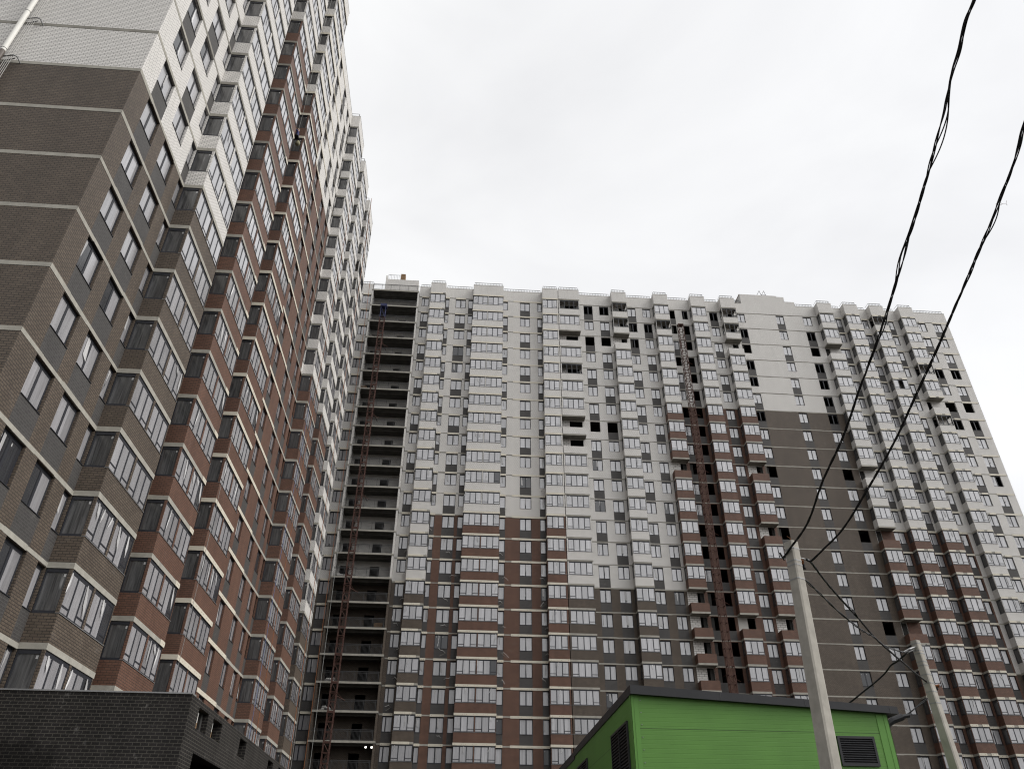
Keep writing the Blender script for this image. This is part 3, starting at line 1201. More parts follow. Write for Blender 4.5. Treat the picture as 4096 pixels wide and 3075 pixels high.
for i in range(7):
    x = 40.95 + 1.35 * i / 6
    fbox(rl, FC, x - .02, x + .02, -.25, -.21, ZT + 1.99, ZT + 2.75, 'rail_metal')
rl.build('roof_railing', main)
# steel roof ladder frame, two inverted Vs
lf = MB()
for x in (45.4, 46.15):
    lf.tube([FC(x, -.3, ZT + 4.02), FC(x + .58, -.3, ZT + 5.1)], .035, 'rail_metal')
    lf.tube([FC(x + .58, -.3, ZT + 5.1), FC(x + .82, -.3, ZT + 4.02)], .035, 'rail_metal')
lf.tube([FC(46.1, -.3, ZT + 4.3), FC(47.0, -.3, ZT + 4.25)], .025, 'rail_metal')
lfo = lf.build('antenna_frame', origin=FC(46.2, -.3, ZT + 4.02))
tag(lfo, 'thin steel frame of two inverted Vs on top of the white stair head', 'roof frame')

# ================================================================== near tower on the left
near = thing('apartment_building', (-30.0, 50.0, 0),
             'nearest apartment tower on the left, its gable end and long side with zigzag glazed bays', 'apartment building',
             'unfinished brick apartment towers')
UN0, UN1 = YL, 79.6
fn = Facade(near, FL, FL0, UN0, UN1, ZTL, col_near, BL)
fn.windows(23.55, 25.07, 0, {21: 'allclear'})
fn.windows(25.97, 27.50, 1, {18: 'clear', 22: 'clear', 21: 'clear', 12: 'clear'})
fn.windows(28.42, 29.08, 0)
fn.windows(34.05, 35.35, 1)
fn.windows(40.8, 42.0, 0)
fn.windows(50.78, 52.05, 1)
fn.windows(54.42, 55.74, 0)
fn.windows(57.24, 58.42, 1)
fn.windows(59.25, 59.90, 0)
fn.windows(65.0, 66.2, 1)
fn.windows(71.7, 72.9, 0)
pair = [(0.05, 2.14, 3), (2.32, 4.39, 3)]
fn.bay(29.10, 33.54, pair, {23: 'torn', 22: 'torn', 21: 'torn'})
fn.bay(35.78, 40.20, pair, {k: 'torn' for k in (17, 19, 21)})
fn.bay(42.46, 46.93, pair, {k: 'torn' for k in (6, 11, 13, 16, 20)})
fn.bay(59.92, 64.40, pair, {})
fn.bay(66.70, 71.15, pair, {})
fn.bay(73.40, 77.85, pair, {3: FRM, 20: 'torn'}, hole=(0.05, 0.3))
fn.build(colour_breaks=(35.5, 59.4, 72.9))
fn.roof_edge()
cream_n = [(42.46, 46.93, 1), (49.9, 54.6, 0), (39.55, 40.2, 0)]
fn.bands(NF, lambda u, J: 'old_concrete' if J < 13 else 'concrete', cream_n, thin=.2)
GW = -24.0                      # gable width


def gable(u, w, z):             # gable plane: u to the left of the corner, w outwards (towards the viewer)
    return (XL - u, YL - w, z)


gw = fn.wall
for K in range(NF):
    zk = ZTL - FH * K
    za = zk - FH if K < NF - 1 else -0.3
    c = 'brown_brick' if K >= 15 else 'white_brick'
    gw.poly([(XL + GW, YL, za), (XL, YL, za), (XL, YL, zk), (XL + GW, YL, zk)], c)
    c2 = 'brown_brick' if K >= 18 else 'white_brick'
    gw.poly([(XL, UN1, za), (XL + GW, UN1, za), (XL + GW, UN1, zk), (XL, UN1, zk)], c2)
    gw.poly([(XL + GW, UN1, za), (XL + GW, YL, za), (XL + GW, YL, zk), (XL + GW, UN1, zk)], c2)
gw.poly([(XL + GW, YL, ZTL + .2), (XL, YL, ZTL + .2), (XL, UN1, ZTL + .2), (XL + GW, UN1, ZTL + .2)], 'roof_felt')
gw.box((XL + GW, YL, ZTL), (XL - .25, YL + .25, ZTL + 1.95), 'white_brick')
gw.build('wall', near)
gb = MB()
for J in range(NF + 1):
    zj = ZTL - FH * J
    mt_ = 'old_concrete' if J < 15 else 'concrete'
    gb.box((XL + GW, YL - .011, zj - .2), (XL - .0, YL + .05, zj), mt_)
gb.build('gable_band', near)
# pipe with its steel ropes on the gable
pp = MB()
PX = -21.80
zc = ZTL - 15 * FH + .2
pp.tube([(PX, YL - .32, zc), (PX, YL - .32, 70)], .115, 'pipe_white', n=14)
pp.tube([(PX, YL - .32, 0.5), (PX, YL - .32, zc - .002)], .115, 'pipe_brown', n=14)
for J in range(4, 26):
    zj = ZTL - FH * J
    pp.tube([(PX, YL - .32, zj + .33), (PX, YL - .32, zj + .35)], .124, 'black_trim', n=14)
pp.build('exhaust_pipe', near, smooth=False)
for J in range(8, 26):
    zj = ZTL - FH * J - .1
    br = MB()
    br.tube([(PX, YL - .2, zj + .05), (PX + .55, YL - .3, zj + .05), (PX + .72, YL - .28, zj - .02), (PX + .78, YL, zj - .12)], .03, 'galvanised')
    br.tube([(PX, YL - .05, zj - .06), (PX + .6, YL - .2, zj - .06)], .025, 'rail_metal')
    br.build('pipe_bracket', near)
for i in range(4):
    x = PX + .24 + .09 * i
    rp = MB()
    rp.tube([(x, YL - .25, 2.0), (x, YL - .25, 70)], .010, 'bag_white', n=5)
    rp.build('pipe_cord', near)

# ================================================================== loose cable tails on the far left section
for i, (x, K) in enumerate([(-7.2, k) for k in (13, 14, 15, 16, 17, 18, 19)] + [(-1.5, k) for k in (13, 14, 15, 16, 17, 18, 20)] + [(5.0, k) for k in (13, 14, 15, 16, 17, 18)] +
                           [(10.2, k) for k in (14, 15, 16, 17, 18)] + [(-4.0, 12), (5.1, 11), (10.0, 10), (-1.0, 11)]):
    zk = ZT - FH * K - 2.3
    t = MB()
    dx, dz = random.choice((-1, 1)) * random.uniform(.4, .9), random.uniform(-.5, .45)
    p0 = FC(x, 0.0, zk)
    t.tube([p0, FC(x + dx * .3, .35, zk + .12), FC(x + dx * .7, .5, zk + dz * .4), FC(x + dx, .45, zk + dz)], .022, 'bag_white', n=5)
    if random.random() < .4:
        t.tube([p0, FC(x + .1, .35, zk - .1), FC(x + dx * .8, .45, zk - .5)], .02, 'old_concrete', n=5)
    t.build('cable_tail', corner)

# ================================================================== dark brick annex
AX1, AY0, AZ = -8.88, 28.0, 7.244
AX0 = XL - .0
annex = thing('brick_annex', ((AX0 + AX1) / 2, 36, 0), 'low dark brick annex with small square openings at the foot of the near tower', 'building')
aw = MB()
AYE = 58.0
# front
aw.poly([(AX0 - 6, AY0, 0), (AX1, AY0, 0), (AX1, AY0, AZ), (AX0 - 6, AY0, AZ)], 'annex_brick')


def FA(u, w, z):
    return (AX1 + w, u, z)


ops = [(29.03, 30.3, 6.36, 7.03), (31.0, 32.3, 6.39, 7.03), (35.35, 36.58, 6.38, 7.06), (41.4, 42.6, 6.38, 7.06), (44.0, 45.2, 6.38, 7.06), (47.5, 48.7, 6.38, 7.06)]
big = [(29.40, 33.4, 2.4, 5.64), (36.5, 40.5, 2.4, 5.64)]
us = sorted(set([AY0, AYE] + [o[0] for o in ops + big] + [o[1] for o in ops + big]))
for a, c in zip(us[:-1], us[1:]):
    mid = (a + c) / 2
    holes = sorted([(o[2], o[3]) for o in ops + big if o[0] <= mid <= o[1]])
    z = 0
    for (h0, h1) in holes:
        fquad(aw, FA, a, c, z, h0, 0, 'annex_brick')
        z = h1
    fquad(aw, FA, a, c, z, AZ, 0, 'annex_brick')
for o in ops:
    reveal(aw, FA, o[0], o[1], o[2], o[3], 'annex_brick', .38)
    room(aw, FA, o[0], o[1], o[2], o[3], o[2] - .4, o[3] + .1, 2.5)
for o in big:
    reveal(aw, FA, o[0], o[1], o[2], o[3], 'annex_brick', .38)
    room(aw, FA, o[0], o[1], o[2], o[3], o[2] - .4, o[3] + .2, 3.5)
aw.poly([(AX0 - 6, AY0, AZ), (AX1, AY0, AZ), (AX1, AYE, AZ), (AX0, AYE, AZ), (AX0, 30, AZ)], 'roof_felt')
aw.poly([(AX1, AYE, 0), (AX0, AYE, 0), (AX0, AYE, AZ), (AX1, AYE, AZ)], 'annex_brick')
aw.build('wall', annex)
cp = MB()
cp.box((AX0 - 6, AY0 - .04, AZ), (AX1 + .0, AY0 + .4, AZ + .045), 'galvanised')
cp.build('coping', annex)
for o in ops[:4]:
    fb = MB()
    fbox(fb, FA, o[0] + .03, o[0] + (o[1] - o[0]) * .36, -.16, -.12, o[2] + .24, o[3] - .1, 'bag_white')
    fb.build('opening_sheet', annex)
    fb = MB()
    fb.hexa([FA(o[0] + .05, -.30, o[2]), FA(o[1] - .35, -.30, o[2]), FA(o[1] - .35, -.24, o[2]), FA(o[0] + .05, -.24, o[2]), FA(o[0] + .02, -.30, o[2] + .2), FA(o[1] - .4, -.30, o[2] + .42), FA(o[1] - .4, -.24, o[2] + .42), FA(o[0] + .02, -.24, o[2] + .2)], 'wood')
    fb.build('timber_prop', annex)

# ================================================================== green panel building
GX, GXR, GY, GYB = 4.33, 10.78, 19.8, 29.7
green = thing('green_building', (7.5, 25, 0), 'small green metal panel building with black roof edge and louvred vents', 'building')


def roofz(x):
    return 6.0 - (x - GX) * (6.0 - 5.63) / (11.03 - GX)


wb = MB()
for (p, q, n_) in (((GX, GY), (GXR, GY), 1), ((GXR, GY), (GXR, GYB), 1), ((GXR, GYB), (GX, GYB), 1), ((GX, GYB), (GX, GY), 1)):
    wb.poly([(p[0], p[1], 0), (q[0], q[1], 0), (q[0], q[1], roofz(q[0]) - .1), (p[0], p[1], roofz(p[0]) - .1)], 'green_panel')
wb.poly([(GX, GYB - .01, 0), (GX, GYB + 9, 0), (GX, GYB + 9, 5.75), (GX, GYB - .01, 5.75)], 'green_panel')
wb.poly([(GX, GYB + 9, 0), (GXR, GYB + 9, 0), (GXR, GYB + 9, 5.75), (GX, GYB + 9, 5.75)], 'green_panel')
wb.poly([(GXR, GYB + 9, 0), (GXR, GYB, 0), (GXR, GYB, 5.75), (GXR, GYB + 9, 5.75)], 'green_panel')
wb.build('wall', green)
tr = MB()
tr.box((GX - .012, GY - .014, 0), (GX + .17, GY - .001, roofz(GX) - .16), 'green_trim')
tr.box((GX - .014, GY - .014, 0), (GX - .001, GY + .16, roofz(GX) - .16), 'green_trim')
tr.box((GX + .06, GY - .022, 0), (GX + .075, GY - .0145, roofz(GX) - .16), 'green_trim')
tr.build('corner_trim', green)
tr = MB()
tr.box((GXR - .28, GY - .014, 0), (GXR + .012, GY - .001, roofz(GXR) - .16), 'green_trim')
tr.box((GXR - .1, GY - .022, 0), (GXR - .08, GY - .0145, roofz(GXR) - .16), 'green_trim')
tr.box((GXR + .001, GY - .014, 0), (GXR + .014, GY + .16, roofz(GXR) - .16), 'green_trim')
tr.build('corner_trim', green)
sw = MB()
for z in [1.2 + .28 * i for i in range(17)]:
    if z < roofz(GX) - .3:
        sw.box((GX + .215, GY - .012, z), (GX + .235, GY - .001, z + .02), 'galvanised')
sw.build('panel_screw', green)
# roof slab, sloping down to the right, with deep black fascia
rf = MB()
xa, xb = GX - .03, 11.04
ya, yb = GY - .15, GYB + .05


def rz(x, t):
    return 6.02 - (x - GX) * 0.0552 + t


rf.hexa([(xa, ya, rz(xa, -.21)), (xb, ya, rz(xb, -.17)), (xb, yb, rz(xb, -.17)), (xa, yb, rz(xa, -.21)),
         (xa, ya, rz(xa, 0)), (xb, ya, rz(xb, 0)), (xb, yb, rz(xb, 0)), (xa, yb, rz(xa, 0))], 'black_trim')
for x in (GX + 2.22, GX + 4.35, GX + 6.5):
    rf.box((x, ya - .006, rz(x, -.185)), (x + .012, ya - .001, rz(x, -.005)), 'rail_metal')
rf.box((GX - .02, GYB + .06, 5.72), (GXR + .1, GYB + 9.1, 5.98), 'black_trim')
rf.build('roof', green)


def louvre(F, u0, u1, z0, z1, n_, mull):
    mb = MB()
    t = .055
    fbox(mb, F, u0, u1, .002, .05, z0, z0 + t, 'black_trim')
    fbox(mb, F, u0, u1, .002, .05, z1 - t, z1, 'black_trim')
    fbox(mb, F, u0, u0 + t, .002, .05, z0 + t, z1 - t, 'black_trim')
    fbox(mb, F, u1 - t, u1, .002, .05, z0 + t, z1 - t, 'black_trim')
    fquad(mb, F, u0 + t, u1 - t, z0 + t, z1 - t, .004, 'interior_dark')
    for i in range(n_):
        z = z0 + t + (z1 - z0 - 2 * t) * (i + .15) / n_
        dz = (z1 - z0 - 2 * t) / n_
        mb.poly([F(u0 + t, .045, z), F(u1 - t, .045, z), F(u1 - t, .012, z + dz * .75), F(u0 + t, .012, z + dz * .75)], 'black_trim')
        mb.poly([F(u0 + t, .047, z - .006), F(u1 - t, .047, z - .006), F(u1 - t, .047, z + .006), F(u0 + t, .047, z + .006)], 'black_trim')
    for x in mull:
        fbox(mb, F, x - .02, x + .02, .03, .055, z0 + t, z1 - t, 'black_trim')
    mb.build('louvre_vent', green)


def FG(u, w, z):
    return (u, GY - w, z)


def FGL(u, w, z):
    return (GX - w, u, z)


louvre(FG, 9.37, 10.31, 4.30, 4.965, 11, [])
louvre(FGL, 20.33, 22.56, 3.4, 5.31, 24, [21.45])
louvre(FGL, 26.9, 29.12, 3.4, 5.36, 24, [28.0])
el = MB()
el.tube([(10.96, 20.35, 4.9), (10.98, 20.35, 5.22), (11.06, 20.33, 5.36), (11.2, 20.3, 5.45), (11.45, 20.25, 5.53)], [.07, .075, .08, .085, .085], 'black_trim', n=10)
el.tube([(11.45, 20.25, 5.53), (11.62, 20.22, 5.56)], .05, 'black_trim', n=8)
el.tube([(10.78, 20.35, 5.1), (10.97, 20.35, 5.1)], .03, 'black_trim', n=8)
el.build('vent_elbow', green)

# ================================================================== utility poles
def pole(base, top, w0, w1, label, bands_, cap):
    b0, t0 = Vector(base), Vector(top)
    root = thing('utility_pole', b0, label, 'utility pole', 'concrete utility poles')
    mb = MB()
    ax = (t0 - b0)
    rot = math.radians(28)
    ex = Vector((math.cos(rot), math.sin(rot), 0))
    ey = Vector((-math.sin(rot), math.cos(rot), 0))
    prof = [(-.5, -.42), (-.34, -.5), (.34, -.5), (.5, -.42), (.42, .5), (-.42, .5)]
    rings = []
    for i in range(9):
        f = i / 8
        p = b0 + ax * f - Vector((0, 0, .3 if i == 0 else 0))
        w = w0 + (w1 - w0) * f
        k = len(mb.v)
        for (x, y) in prof:
            mb.v.append(tuple(p + ex * (x * w) + ey * (y * w)))
        rings.append(k)
    mi_ = mb.mi('pole_concrete')
    L = len(prof)
    for i in range(8):
        for j in range(L):
            mb.f.append((rings[i] + j, rings[i] + (j + 1) % L, rings[i + 1] + (j + 1) % L, rings[i + 1] + j))
            mb.m.append(mi_)
    mb.f.append(tuple(rings[-1] + j for j in range(L)))
    mb.m.append(mi_)
    mb.build('shaft', root)
    for z in bands_:
        f = (z - b0.z) / ax.z
        p = b0 + ax * f
        w = (w0 + (w1 - w0) * f) * 1.05
        q = MB()
        lo = [p + ex * (x * w) + ey * (y * w) for (x, y) in prof]
        hi = [c + Vector((0, 0, .022)) for c in lo]
        for j in range(L):
            q.poly([lo[j], lo[(j + 1) % L], hi[(j + 1) % L], hi[j]], 'galvanised')
        q.build('steel_band', root)
    if cap:
        q = MB()
        for k in range(1):
            s_ = t0 + ex * random.uniform(-.08, .08) + ey * random.uniform(-.06, .06)
            q.tube([s_ - Vector((0, 0, .05)), s_ + Vector((random.uniform(-.02, .02), 0, .07)), s_ + Vector((random.uniform(-.08, .08), 0, .11))], .006, 'rust_brown', n=5)
        q.build('rebar_stub', root)
    return root


P1T = Vector((6.824, 14.618, 7.8))
P1B = Vector((6.60, 14.618, 0))
p1 = pole(P1B, P1T, .34, .215, 'taller concrete utility pole standing in front of the green building', [7.62, 7.36, 7.27, 6.98], True)
P2T = Vector((13.06, 21.40, 7.8))
P2B = Vector((13.40, 21.40, 0))
p2 = pole(P2B, P2T, .34, .20, 'weathered concrete utility pole with many bands, right of the green building', [7.7, 7.5, 7.42, 7.2, 7.1, 6.85, 6.62, 6.4, 6.1], True)
hk = MB()
h1 = at(3133, 2232, 15.9)
h2 = at(3236, 2240, 15.9)
hk.tube([at(3178, 2222, 15.85), at(3150, 2226, 15.8), h1], .014, 'galvanised')
hk.tube([at(3180, 2228, 15.85), at(3205, 2232, 15.85), h2], .014, 'galvanised')
hk.tube([h1 + Vector((-.05, 0, .12)), h1, h1 + Vector((.02, 0, -.04))], .02, 'cable_black')
hk.tube([at(3183, 2215, 15.8), at(3186, 2236, 15.75)], .03, 'galvanised')
hk.build('cable_hook', p1)
hk = MB()
hk.tube([at(3209, 2238, 15.9), at(3212, 2256, 15.9)], .025, 'rust_brown')
hk.tube([at(3212, 2254, 15.9), at(3217, 2275, 15.9), at(3222, 2272, 15.9)], .03, 'cable_black')
hk.build('cable_connector', p1)
hk = MB()
hk.tube([at(3672, 2582, 21.8), at(3640, 2594, 21.6), at(3615, 2606, 21.5)], [.015, .03, .02], 'galvanised', n=8)
hk.tube([at(3672, 2592, 21.8), at(3645, 2602, 21.65), at(3628, 2610, 21.6)], .018, 'galvanised', n=8)
hk.tube([at(3675, 2586, 21.8), at(3700, 2580, 21.8), at(3706, 2574, 21.8)], .015, 'galvanised')
hk.build('insulator', p2)
hk = MB()
hk.tube([at(3722, 2740, 21.8), at(3742, 2742, 21.7), at(3756, 2738, 21.7), at(3752, 2748, 21.7)], .03, 'rust_brown', n=7)
hk.tube([at(3736, 2746, 21.7), at(3748, 2755, 21.7)], .055, 'cable_black', n=8)
hk.build('cable_connector', p2)


# ================================================================== overhead cables
def smooth_path(pts, n_):
    """Catmull-Rom through 3-D points"""
    P = [pts[0] * 2 - pts[1]] + pts + [pts[-1] * 2 - pts[-2]]
    out = []
    for i in range(1, len(P) - 2):
        a, b_, c, d = P[i - 1], P[i], P[i + 1], P[i + 2]
        for k in range(n_):
            t = k / n_
            out.append(0.5 * ((2 * b_) + (c - a) * t + (2 * a - 5 * b_ + 4 * c - d) * t * t + (3 * b_ - a - 3 * c + d) * t ** 3))
    out.append(pts[-1])
    return out


def cable(pts, label, strands=4, r=.0115, hr=.014, pitch=.9, loose=(), seg=12, extra=None):
    path = smooth_path(pts, seg)
    mb = MB()
    s = [0]
    for p, q in zip(path[:-1], path[1:]):
        s.append(s[-1] + (q - p).length)
    for k in range(strands):
        line = []
        for i, p in enumerate(path):
            d = (path[min(i + 1, len(path) - 1)] - path[max(i - 1, 0)]).normalized()
            a = d.cross(Vector((0, 0, 1))).normalized()
            c = d.cross(a)
            ph = 2 * math.pi * (s[i] / pitch + k / strands) + .8 * math.sin(s[i] * 1.7)
            rad = hr * (1 + .15 * math.sin(s[i] * 2.3 + k))
            off = a * (rad * math.cos(ph)) + c * (rad * math.sin(ph))
            for (kk, c0, wd, am) in loose:
                if kk == k:
                    x = (s[i] - c0) / wd
                    if abs(x) < 1:
                        off += a * (am * (math.cos(math.pi * x) + 1) / 2)
            line.append(p + off)
        mb.tube(line, r, 'cable_black', n=6)
    o = mb.build('overhead_cable', smooth=True, origin=path[len(path) // 2])
    tag(o, label, 'cable', 'overhead power cables')
    return o


def px_path(l, y0, i0, y1, i1):
    out = []
    for (x, y) in l:
        it = i0 + (i1 - i0) * (y - y0) / (y1 - y0)
        out.append(at(x, y, 1 / it))
    return out


c1 = [(4010, -330), (3950, -160), (3897, 0), (3862, 86), (3839, 199), (3812, 285), (3789, 391), (3776, 463), (3740, 589), (3703, 722), (3657, 880), (3597, 1086),
      (3521, 1331), (3436, 1562), (3370, 1753), (3290, 1925), (3231, 2090), (3160, 2193), (3133, 2231)]
c1p = px_path(c1, 2231, 1 / 15.9, 0, .112)
cable(c1p, 'twisted black overhead cable running up from the left hook of the taller pole', 4, .0092, .0135, 1.15,
      loose=((0, 2.5, .8, .065), (1, 2.3, .6, .028), (2, 4.2, .7, -.055), (3, 4.3, .5, -.026), (1, 5.6, .4, .02), (0, 6.4, .4, .018), (2, 1.6, .6, -.026)))
c2 = [(4225, 120), (4150, 340), (4096, 507), (4078, 583), (4050, 671), (4015, 759), (3993, 816), (3971, 879), (3918, 999), (3838, 1186), (3759, 1371), (3660, 1588), (3581, 1760),
      (3462, 1971), (3370, 2116), (3297, 2192), (3245, 2242), (3224, 2235)]
c2p = px_path(c2, 2242, 1 / 15.9, 507, .100)
c2o = cable(c2p, 'twisted black cable with a wire tie, running up from right hook of the taller pole', 4, .0092, .0135, 1.15,
            loose=((0, 2.6, .5, .028), (2, 1.5, .5, -.026), (1, 3.6, .4, .018)))
tw = MB()
tp = at(3993, 816, 1 / (1 / 15.9 + (.100 - 1 / 15.9) * (2242 - 816) / (2242 - 507)))
ring = [tp + RIGHT * (.045 * math.cos(t) + .01) + UP * (.016 * math.sin(t)) for t in [i * .7 for i in range(10)]]
tw.tube(ring, .0022, 'rust_brown', n=5)
tw.tube([tp + RIGHT * .05, tp + RIGHT * .075 + UP * .006, tp + RIGHT * .11 + UP * .004, tp + RIGHT * .115 + UP * .045], .0022, 'rust_brown', n=5)
tw.tube([tp + RIGHT * .11 + UP * .004, tp + RIGHT * .125 - UP * .02], .0022, 'rust_brown', n=5)
tw.build('wire_tie', c2o)


def lin(l, t0, t1):
    n_ = len(l) - 1
    return [at(x, y, 1 / (1 / t0 + (1 / t1 - 1 / t0) * i / n_)) for i, (x, y) in enumerate(l)]


cable(lin([(3224, 2236), (3243, 2248), (3297, 2318), (3353, 2384), (3442, 2482), (3498, 2548), (3568, 2611), (3631, 2665), (3669, 2698), (3738, 2748)], 15.9, 21.6),
      'twisted black cable sagging between the two poles, ending lower on the far pole', 4, .0105, .014, 1.1, loose=((1, 3.2, .5, .03),))
cable(lin([(3212, 2310), (3284, 2378), (3353, 2444), (3442, 2516), (3492, 2545), (3536, 2580), (3580, 2598), (3617, 2607), (3640, 2595)], 16.1, 21.6),
      'thinner black cable between the two poles, ending at the insulator of the far pole', 2, .012, .013, 1.1)
cable(lin([(3632, 2604), (3599, 2636), (3562, 2662), (3533, 2699), (3470, 2752), (3400, 2808), (3330, 2868)], 21.6, 23.5),
      'thick black cable from the insulator of the far pole down behind the green roof', 3, .014, .012, 1.6)
cable(lin([(3717, 2785), (3680, 2815), (3640, 2848), (3606, 2874)], 21.7, 21.2),
      'short black cable from the far pole to the black vent elbow of the green building', 2, .014, .01, 1.6)


# ================================================================== hoist masts
def mast(u0, u1, w0, w1, z0, z1, label, blue_top, tie_step, dense):
    root = thing('hoist_mast', FC((u0 + u1) / 2, (w0 + w1) / 2, 0), label, 'hoist mast', 'lattice hoist masts')

    def body(za, zb, mat, name):
        mb = MB()
        L = .036
        for (u, w) in ((u0, w0), (u1, w0), (u0, w1), (u1, w1)):
            fbox(mb, FC, u - L, u + L, w - L, w + L, za, zb, mat)
        st_ = 1.0
        n_ = int((zb - za) / st_)
        for i in range(n_ + 1):
            z = za + (zb - za) * i / max(1, n_)
            for w in (w0, w1):
                fbox(mb, FC, u0 + L, u1 - L, w - .03, w + .03, z - .03, z + .03, mat)
            for u in (u0, u1):
                fbox(mb, FC, u - .03, u + .03, w0 + L, w1 - L, z - .03, z + .03, mat)
            if i < n_:
                z2 = za + (zb - za) * (i + 1) / n_
                a, c = (u0, u1) if i % 2 else (u1, u0)
                for w in (w0, w1):
                    mb.tube([FC(a, w, z), FC(c, w, z2)], .022, mat, n=4, caps=False)
                for u in (u0, u1):
                    p, q = (w0, w1) if i % 2 else (w1, w0)
                    mb.tube([FC(u, p, z), FC(u, q, z2)], .022, mat, n=4, caps=False)
            if dense and i % 3 == 0:
                fbox(mb, FC, u0 + .05, u1 - .05, w1 - .01, w1 + .012, z - .12, z + .10, mat)
        mb.build(name, root)
    zb = z1 - 2.0 if blue_top else z1
    body(z0, zb, 'rust_steel', 'mast_lattice')
    if blue_top:
        body(zb + .01, z1, 'blue_paint', 'mast_head')
        q = MB()
        fbox(q, FC, u0 - .1, u1 + .15, w0 - .1, w1 + .1, z1, z1 + .45, 'blue_paint')
        q.build('mast_cap', root)
    else:
        q = MB()
        fbox(q, FC, u0 - .08, u1 + .06, w0, w1, z1, z1 + .12, 'rust_steel')
        q.tube([FC(u0, w1, z1 - 3.0), FC(u0 - .25, w1 + .1, z1 - 4.6)], .05, 'rust_steel')
        q.build('mast_cap', root)
    z = z1 - 6.0
    while z > 3:
        q = MB()
        q.tube([FC(u0, w0, z), FC(u0 - .2, 0.0, z - .1)], .04, 'rust_steel', n=5)
        q.tube([FC(u1, w0, z), FC(u1 + .5, 0.0, z - .4)], .04, 'rust_steel', n=5)
        q.tube([FC(u0 - .1, w0, z), FC(u1 + .9, w0 - .3, z - .75)], .04, 'rust_steel', n=5)
        q.build('wall_tie', root)
        z -= tie_step
    return root


mast(-13.66, -12.98, 1.75, 2.4, 0, 74.1, 'tall rusty lattice hoist mast with blue head in front of the galleries', True, 12.0, True)
mast(31.24, 31.96, .75, 1.45, 0, 74.3, 'tall rusty lattice hoist mast against the column of dark unglazed openings', False, 9.0, False)


# ================================================================== ropes hanging down the near tower
def rope(p0, p1, mat, label, r=.02):
    mb = MB()
    n_ = 14
    pts = []
    for i in range(n_ + 1):
        f = i / n_
        p = Vector(p0).lerp(Vector(p1), f)
        p += Vector((math.sin(f * 9) * .05, math.sin(f * 7 + 1) * .05, 0)) * (0 if i in (0, n_) else 1)
        pts.append(p)
    mb.tube(pts, r, mat, n=5)
    o = mb.build('rope', origin=p1)
    tag(o, label, 'rope', 'ropes hanging on the towers')


ztop = ZTL + 1.9
rope((XL + 1.25, 61.6, 70), (XL + 1.35, 61.2, 0.1), 'rope_orange', 'orange rope hanging down the first bay past the flat windows of the near tower', .022)
rope((XL + 1.3, 72.9, ztop), (XL + 2.0, 72.0, 0.1), 'rope_orange', 'orange rope hanging beside the farthest bays of the near tower', .028)
rope((XL + 1.15, 73.3, ztop), (XL + 2.2, 72.4, 0.1), 'rope_grey', 'grey rope hanging beside the orange one at the farthest bays', .02)
rope((XL + 1.15, 60.0, 40), (XL + 1.35, 59.3, 8.0), 'rope_blue', 'blue rope hanging in front of the red bay near the annex', .02)
rope(FC(-16.0, 1.3, ZT + 1.5), FC(-15.2, 2.6, 0.1), 'rope_orange', 'orange rope hanging left of the open galleries', .03)
rope(FC(-15.3, 1.5, ZT + 1.0), FC(-14.6, 2.8, 0.1), 'rope_grey', 'pale rope hanging at the left edge of the open galleries', .028)
rope((XL + 1.12, 42.25, 66), (XL + 1.2, 42.2, 7.4), 'rope_grey', 'thin grey rope down the third bay of the near tower', .012)

# ================================================================== things on the galleries
def pile(name, u, K, label, kind):
    zf = ZT - FH * (K + 1) + .03
    mb = MB()
    if kind == 'brick':
        for i in range(6):
            fbox(mb, FC, u - .5, u + .5, -.35, .45, zf + .12 * i + .01, zf + .12 * i + .115, 'wood')
            for j in range(5):
                fbox(mb, FC, u - .5 + .2 * j + .01, u - .5 + .2 * j + .19, .45, .47, zf + .12 * i + .02, zf + .12 * i + .105, 'wood')
    else:
        for i in range(9):
            x = u + random.uniform(-.55, .55)
            w = random.uniform(-.1, .6)
            z = zf + .17 * (i // 4) + .12
            pts = [FC(x - .28, w, z), FC(x - .14, w, z + .04), FC(x + .12, w, z + .05), FC(x + .28, w, z)]
            mb.tube(pts, [.05, .14, .14, .05], 'bag_white', n=8)
    o = mb.build(name, origin=FC(u, 0, zf))
    tag(o, label, 'bricks' if kind == 'brick' else 'sacks')


pile('brick_stack', -9.4, 16, 'stack of yellow bricks at the right end of a lower gallery', 'brick')
pile('brick_stack', -15.0, 5, 'stack of bricks at the left end of the sixth gallery from the top', 'brick')
pile('sack_pile', -14.2, 18, 'white sacks at the left end of the gallery three floors above the lit lamps', 'sack')
pile('sack_pile', -14.3, 19, 'white sacks at the left end of the gallery two floors above the lit lamps', 'sack')
pile('sack_pile', -14.6, 22, 'large white pile of sacks on the lowest visible gallery', 'sack')
pile('sack_pile', -14.6, 14, 'small pile of white sacks on the last white brick gallery', 'sack')
for i, x in enumerate((-9.35, -8.72)):
    zl = ZT - FH * 21 - .55
    root = thing('work_lamp', FC(x, .9, zl), ('left' if i == 0 else 'right') + ' one of two lit work lamps under a low gallery ceiling', 'lamp', 'lit work lamps')
    mb = MB()
    fbox(mb, FC, x - .09, x + .09, .84, .95, zl - .07, zl + .07, 'black_trim')
    fbox(mb, FC, x - .02, x + .02, .88, .92, zl + .07, zl + .35, 'black_trim')
    mb.build('housing', root)
    mb = MB()
    fbox(mb, FC, x - .08, x + .08, .951, .97, zl - .065, zl + .065, 'lamp_glow')
    mb.build('lens', root)


